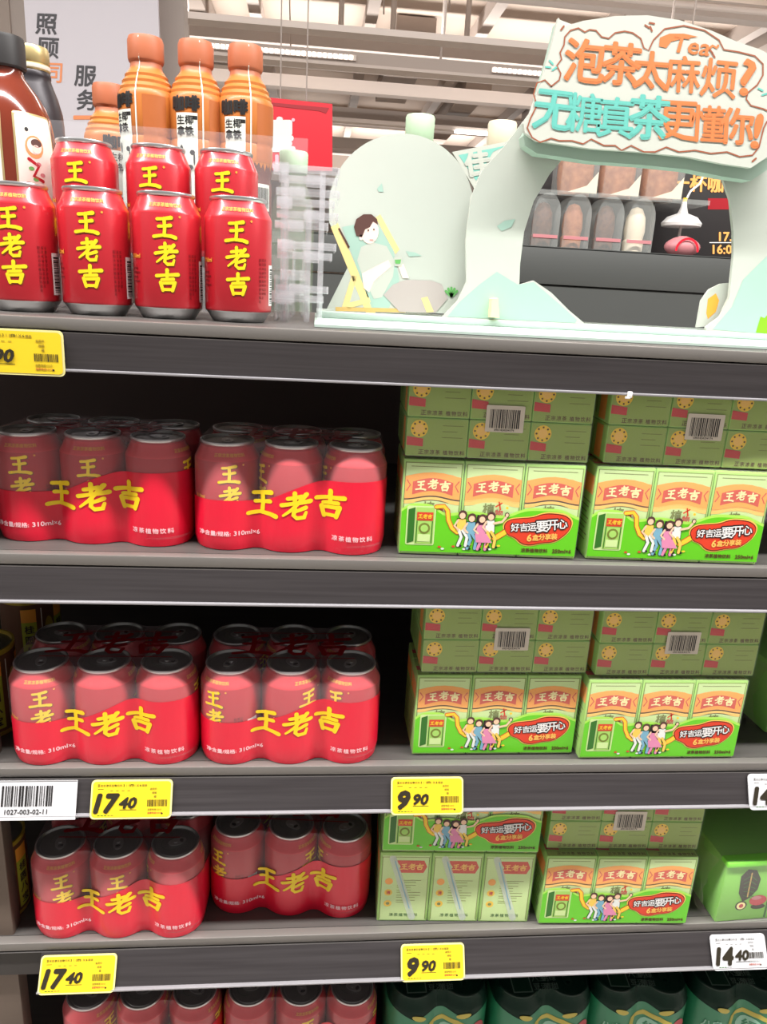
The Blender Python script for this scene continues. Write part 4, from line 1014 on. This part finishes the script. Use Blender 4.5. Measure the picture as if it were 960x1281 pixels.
for k, (x, lb) in enumerate([(718, 'left bread roll with cream edge on the upper clear shelf'), (770, 'middle bread roll with cream edge on the upper clear shelf'), (823, 'right bread roll with cream edge on the upper clear shelf')]):
    p = at(x, 236, YR + .16); s_ = (at(x + 1, 236, YR + .16) - p).length
    t = thing('bread_roll', (p.x, YR + .16, zu - 1.40 + .0006), lb, 'bread', 'cream rolls on the rack')
    W, H = 46 * s_, 62 * s_
    b = MB(); n = 12; L = []
    for j in range(n + 1):
        tt = j / n; rr = W * .48 * (.86 + .14 * math.sin(pi * min(1, tt * 1.15))) * (1 if tt < .8 else math.sqrt(max(0, 1 - ((tt - .8) / .2) ** 2)) * .9 + .1)
        L.append([(rr * math.cos(2 * pi * q / 20), rr * .8 * math.sin(2 * pi * q / 20), H * tt) for q in range(20)])
    loops_mesh(b, L, 'bread'); b.build('roll', t)
    cr = Art().poly([(-W * .30, 0.004), (W * .48, .004), (W * .48, H * .42), (W * .2, H * .16)], 'cream', 0)
    MB().put(cr, lambda u, v, h: Vector((u, -W * .40 - h, v)), base=.004).build('cream_edge', t)
    MB().box(-W / 2, -W * .45, 0, W / 2, W * .42, H * 1.03, 'tub', .004).build('clear_bag', t)
# menu board with light lettering
m0 = at(850, 190, YR + .27); m1 = at(925, 312, YR + .27)
t = thing('menu_board', ((m0.x + m1.x) / 2, YR + .27, zt - 1.40), 'black menu board with white and orange lettering at the right of the arch opening', 'menu board')
hw = (m1.x - m0.x) / 2 + .05; hh = m0.z - zt + 1.40 + .06
MB().box(-hw, 0, .001, hw, .012, hh, 'rack_black', .002).build('board', t)
def put_menu(nm, ar): MB().put(ar, lambda u, v, h: PX(u, v, YR + .27 - h * 4) - Vector(((m0.x + m1.x) / 2, YR + .27, zt - 1.40))).build(nm, t)
a = Art()
a.text('sequ', 870, 205, 16, 'menu_white', 1, .03, flip=-1, rot=.06).text('一杯咖啡', 885, 230, 20, 'menu_orange', 1, .03, flip=-1, rot=.05)
put_menu('menu_title', a); a = Art()
put_menu('menu_red_bar', Art().rect(886, 248, 926, 262, 'sign_red_dark', 0)); a.text('17.0', 912, 296, 11, 'menu_orange', 1, .03, flip=-1).text('16:0', 904, 312, 11, 'menu_orange', 1, .03, flip=-1).rect(888, 303, 922, 304, 'menu_white', 1)
put_menu('menu_prices', a)
# small white lamp in front of it
p = at(853, 278, YR + .12)
t = thing('white_lamp', (p.x, YR + .12, zt - 1.40 + .0005), 'small white lamp with a flat round shade in front of the black menu board', 'lamp')
h0 = p.z - (zt - 1.40)
MB().lathe([(.030, 0), (.030, .004), (.004, .006), (.0035, h0 * .5), (.0035, h0)], 'white', 24).build('stand', t)
MB().lathe([(.052, h0 - .012), (.054, h0 - .004), (.040, h0 + .012), (.014, h0 + .022), (.008, h0 + .040), (.006, h0 + .052)], 'white', 36).build('lamp_shade', t)
MB().tube([(0, 0, h0 + .05), (.012, 0, h0 + .08), (.035, 0, h0 + .10), (.045, 0, h0 + .14)], .003, 'white', 8).build('cord', t)
MB().lathe([(.006, h0 + .05), (.006, h0 + .062)], 'box_yellow', 12).build('collar', t)
p = at(850, 306, YR + .08); s_ = .0022
t = thing('pink_pastry_bag', (p.x, YR + .06, zt - 1.40 + .0006), 'pink bag of pastry under the small white lamp', 'bag')
b = MB(); L = []
for j in range(9):
    tt = j / 8; k_ = math.sin(pi * (.12 + .86 * tt)) ** .6
    L.append([(.050 * k_ * math.cos(2 * pi * q / 18), .03 * k_ * math.sin(2 * pi * q / 18), .050 * tt) for q in range(18)])
loops_mesh(b, L, 'pink'); b.build('bag', t)
MB().put(Art().stroke([(.030 * math.cos(q), .012 + .030 * math.sin(q)) for q in [pi * k / 10 for k in range(11)]], 'sign_red', 0, .006), planeXZ(-.031)).build('bag_print', t)

# ------------------------------------------------------------------ posters and signs across the shop
YP = 2.6
def flat_sign(name, Y, pts, m, art, label, cat, th=.02, edge=None):
    c0 = PX(*pts[0], Y); base = Vector((c0.x, Y, c0.z))
    t = thing(name, base, label, cat)
    MB().prism(pts, lambda x, y: PX(x, y, Y) - base, lambda x, y: PX(x, y, Y) + Vector((0, th, 0)) - base, m, edge or m).build('panel', t)
    for q in (1, 2):
        c1 = PX(pts[0][0] + (pts[1][0] - pts[0][0]) * q / 3, pts[0][1] + 2, Y) - base; MB().tube([(c1.x, th / 2, c1.z - .01), (c1.x, th / 2, 3.3 - base.z)], .0025, 'beam_grey', 6).build('hanger', t)
    for ar in art: MB().put(ar, lambda u, v, h: PX(u, v, Y - h * 4) - base).build('lettering', t)
    return t
a = Art()
a3 = Art()
for ch, x, y, h in [('照', 58, 30, 26), ('顾', 60, 60, 26), ('服', 107, 95, 26), ('务', 109, 125, 26)]: (a if x < 80 else a3).text(ch, x, y, h * .96, 'poster_grey', 1, .02, flip=-1, rot=.05)
a.text('同', 66, 91, 24, 'poster_orange', 1, .012, flip=-1, rot=.05); a3.text('一', 112, 147, 3.5, 'poster_orange', 1, .02, flip=-1)
flat_sign('hanging_poster', YP, [(27, -40), (196, -40), (206, 240), (46, 240)], 'poster_white', [a, a3], 'white hanging poster with dark vertical Chinese lettering behind the bottles', 'poster')
tag(MB().box(-.09, 0, 0, .05, .10, 3.6, 'beam_grey').build('steel_column', None, (PX(216, 100, 2.75).x, 2.75, -1.40)), 'grey steel column beside the white hanging poster', 'column')
tag(MB().box(-.20, 0, 0, .115, .2, 3.9, 'beam_grey').box(-.2, -.01, 0, -.02, 0, 3.9, 'duct_dark').build('grey_pillar', None, (PX(20, 30, 3.1).x, 3.1, -1.40)), 'grey-brown pillar at the upper left corner', 'column')
a = Art().poly([(338, 128), (412, 135), (408, 142), (400, 139), (338, 132)], 'sign_red_dark', 1)
a.text('皇', 350, 168, 40, 'white', 2, .05, flip=-1, sx=.9).text('ING', 346, 204, 20, 'sign_pink', 2, .03, flip=-1).ell(367, 150, 2.2, 2.2, 'sign_pink', 2)
flat_sign('red_sign', 2.2, [(318, 120), (416, 130), (416, 214), (318, 212)], 'sign_red', [a], 'red shop sign with white lettering right of the orange-brown bottles', 'sign', .05, 'sign_red_dark')
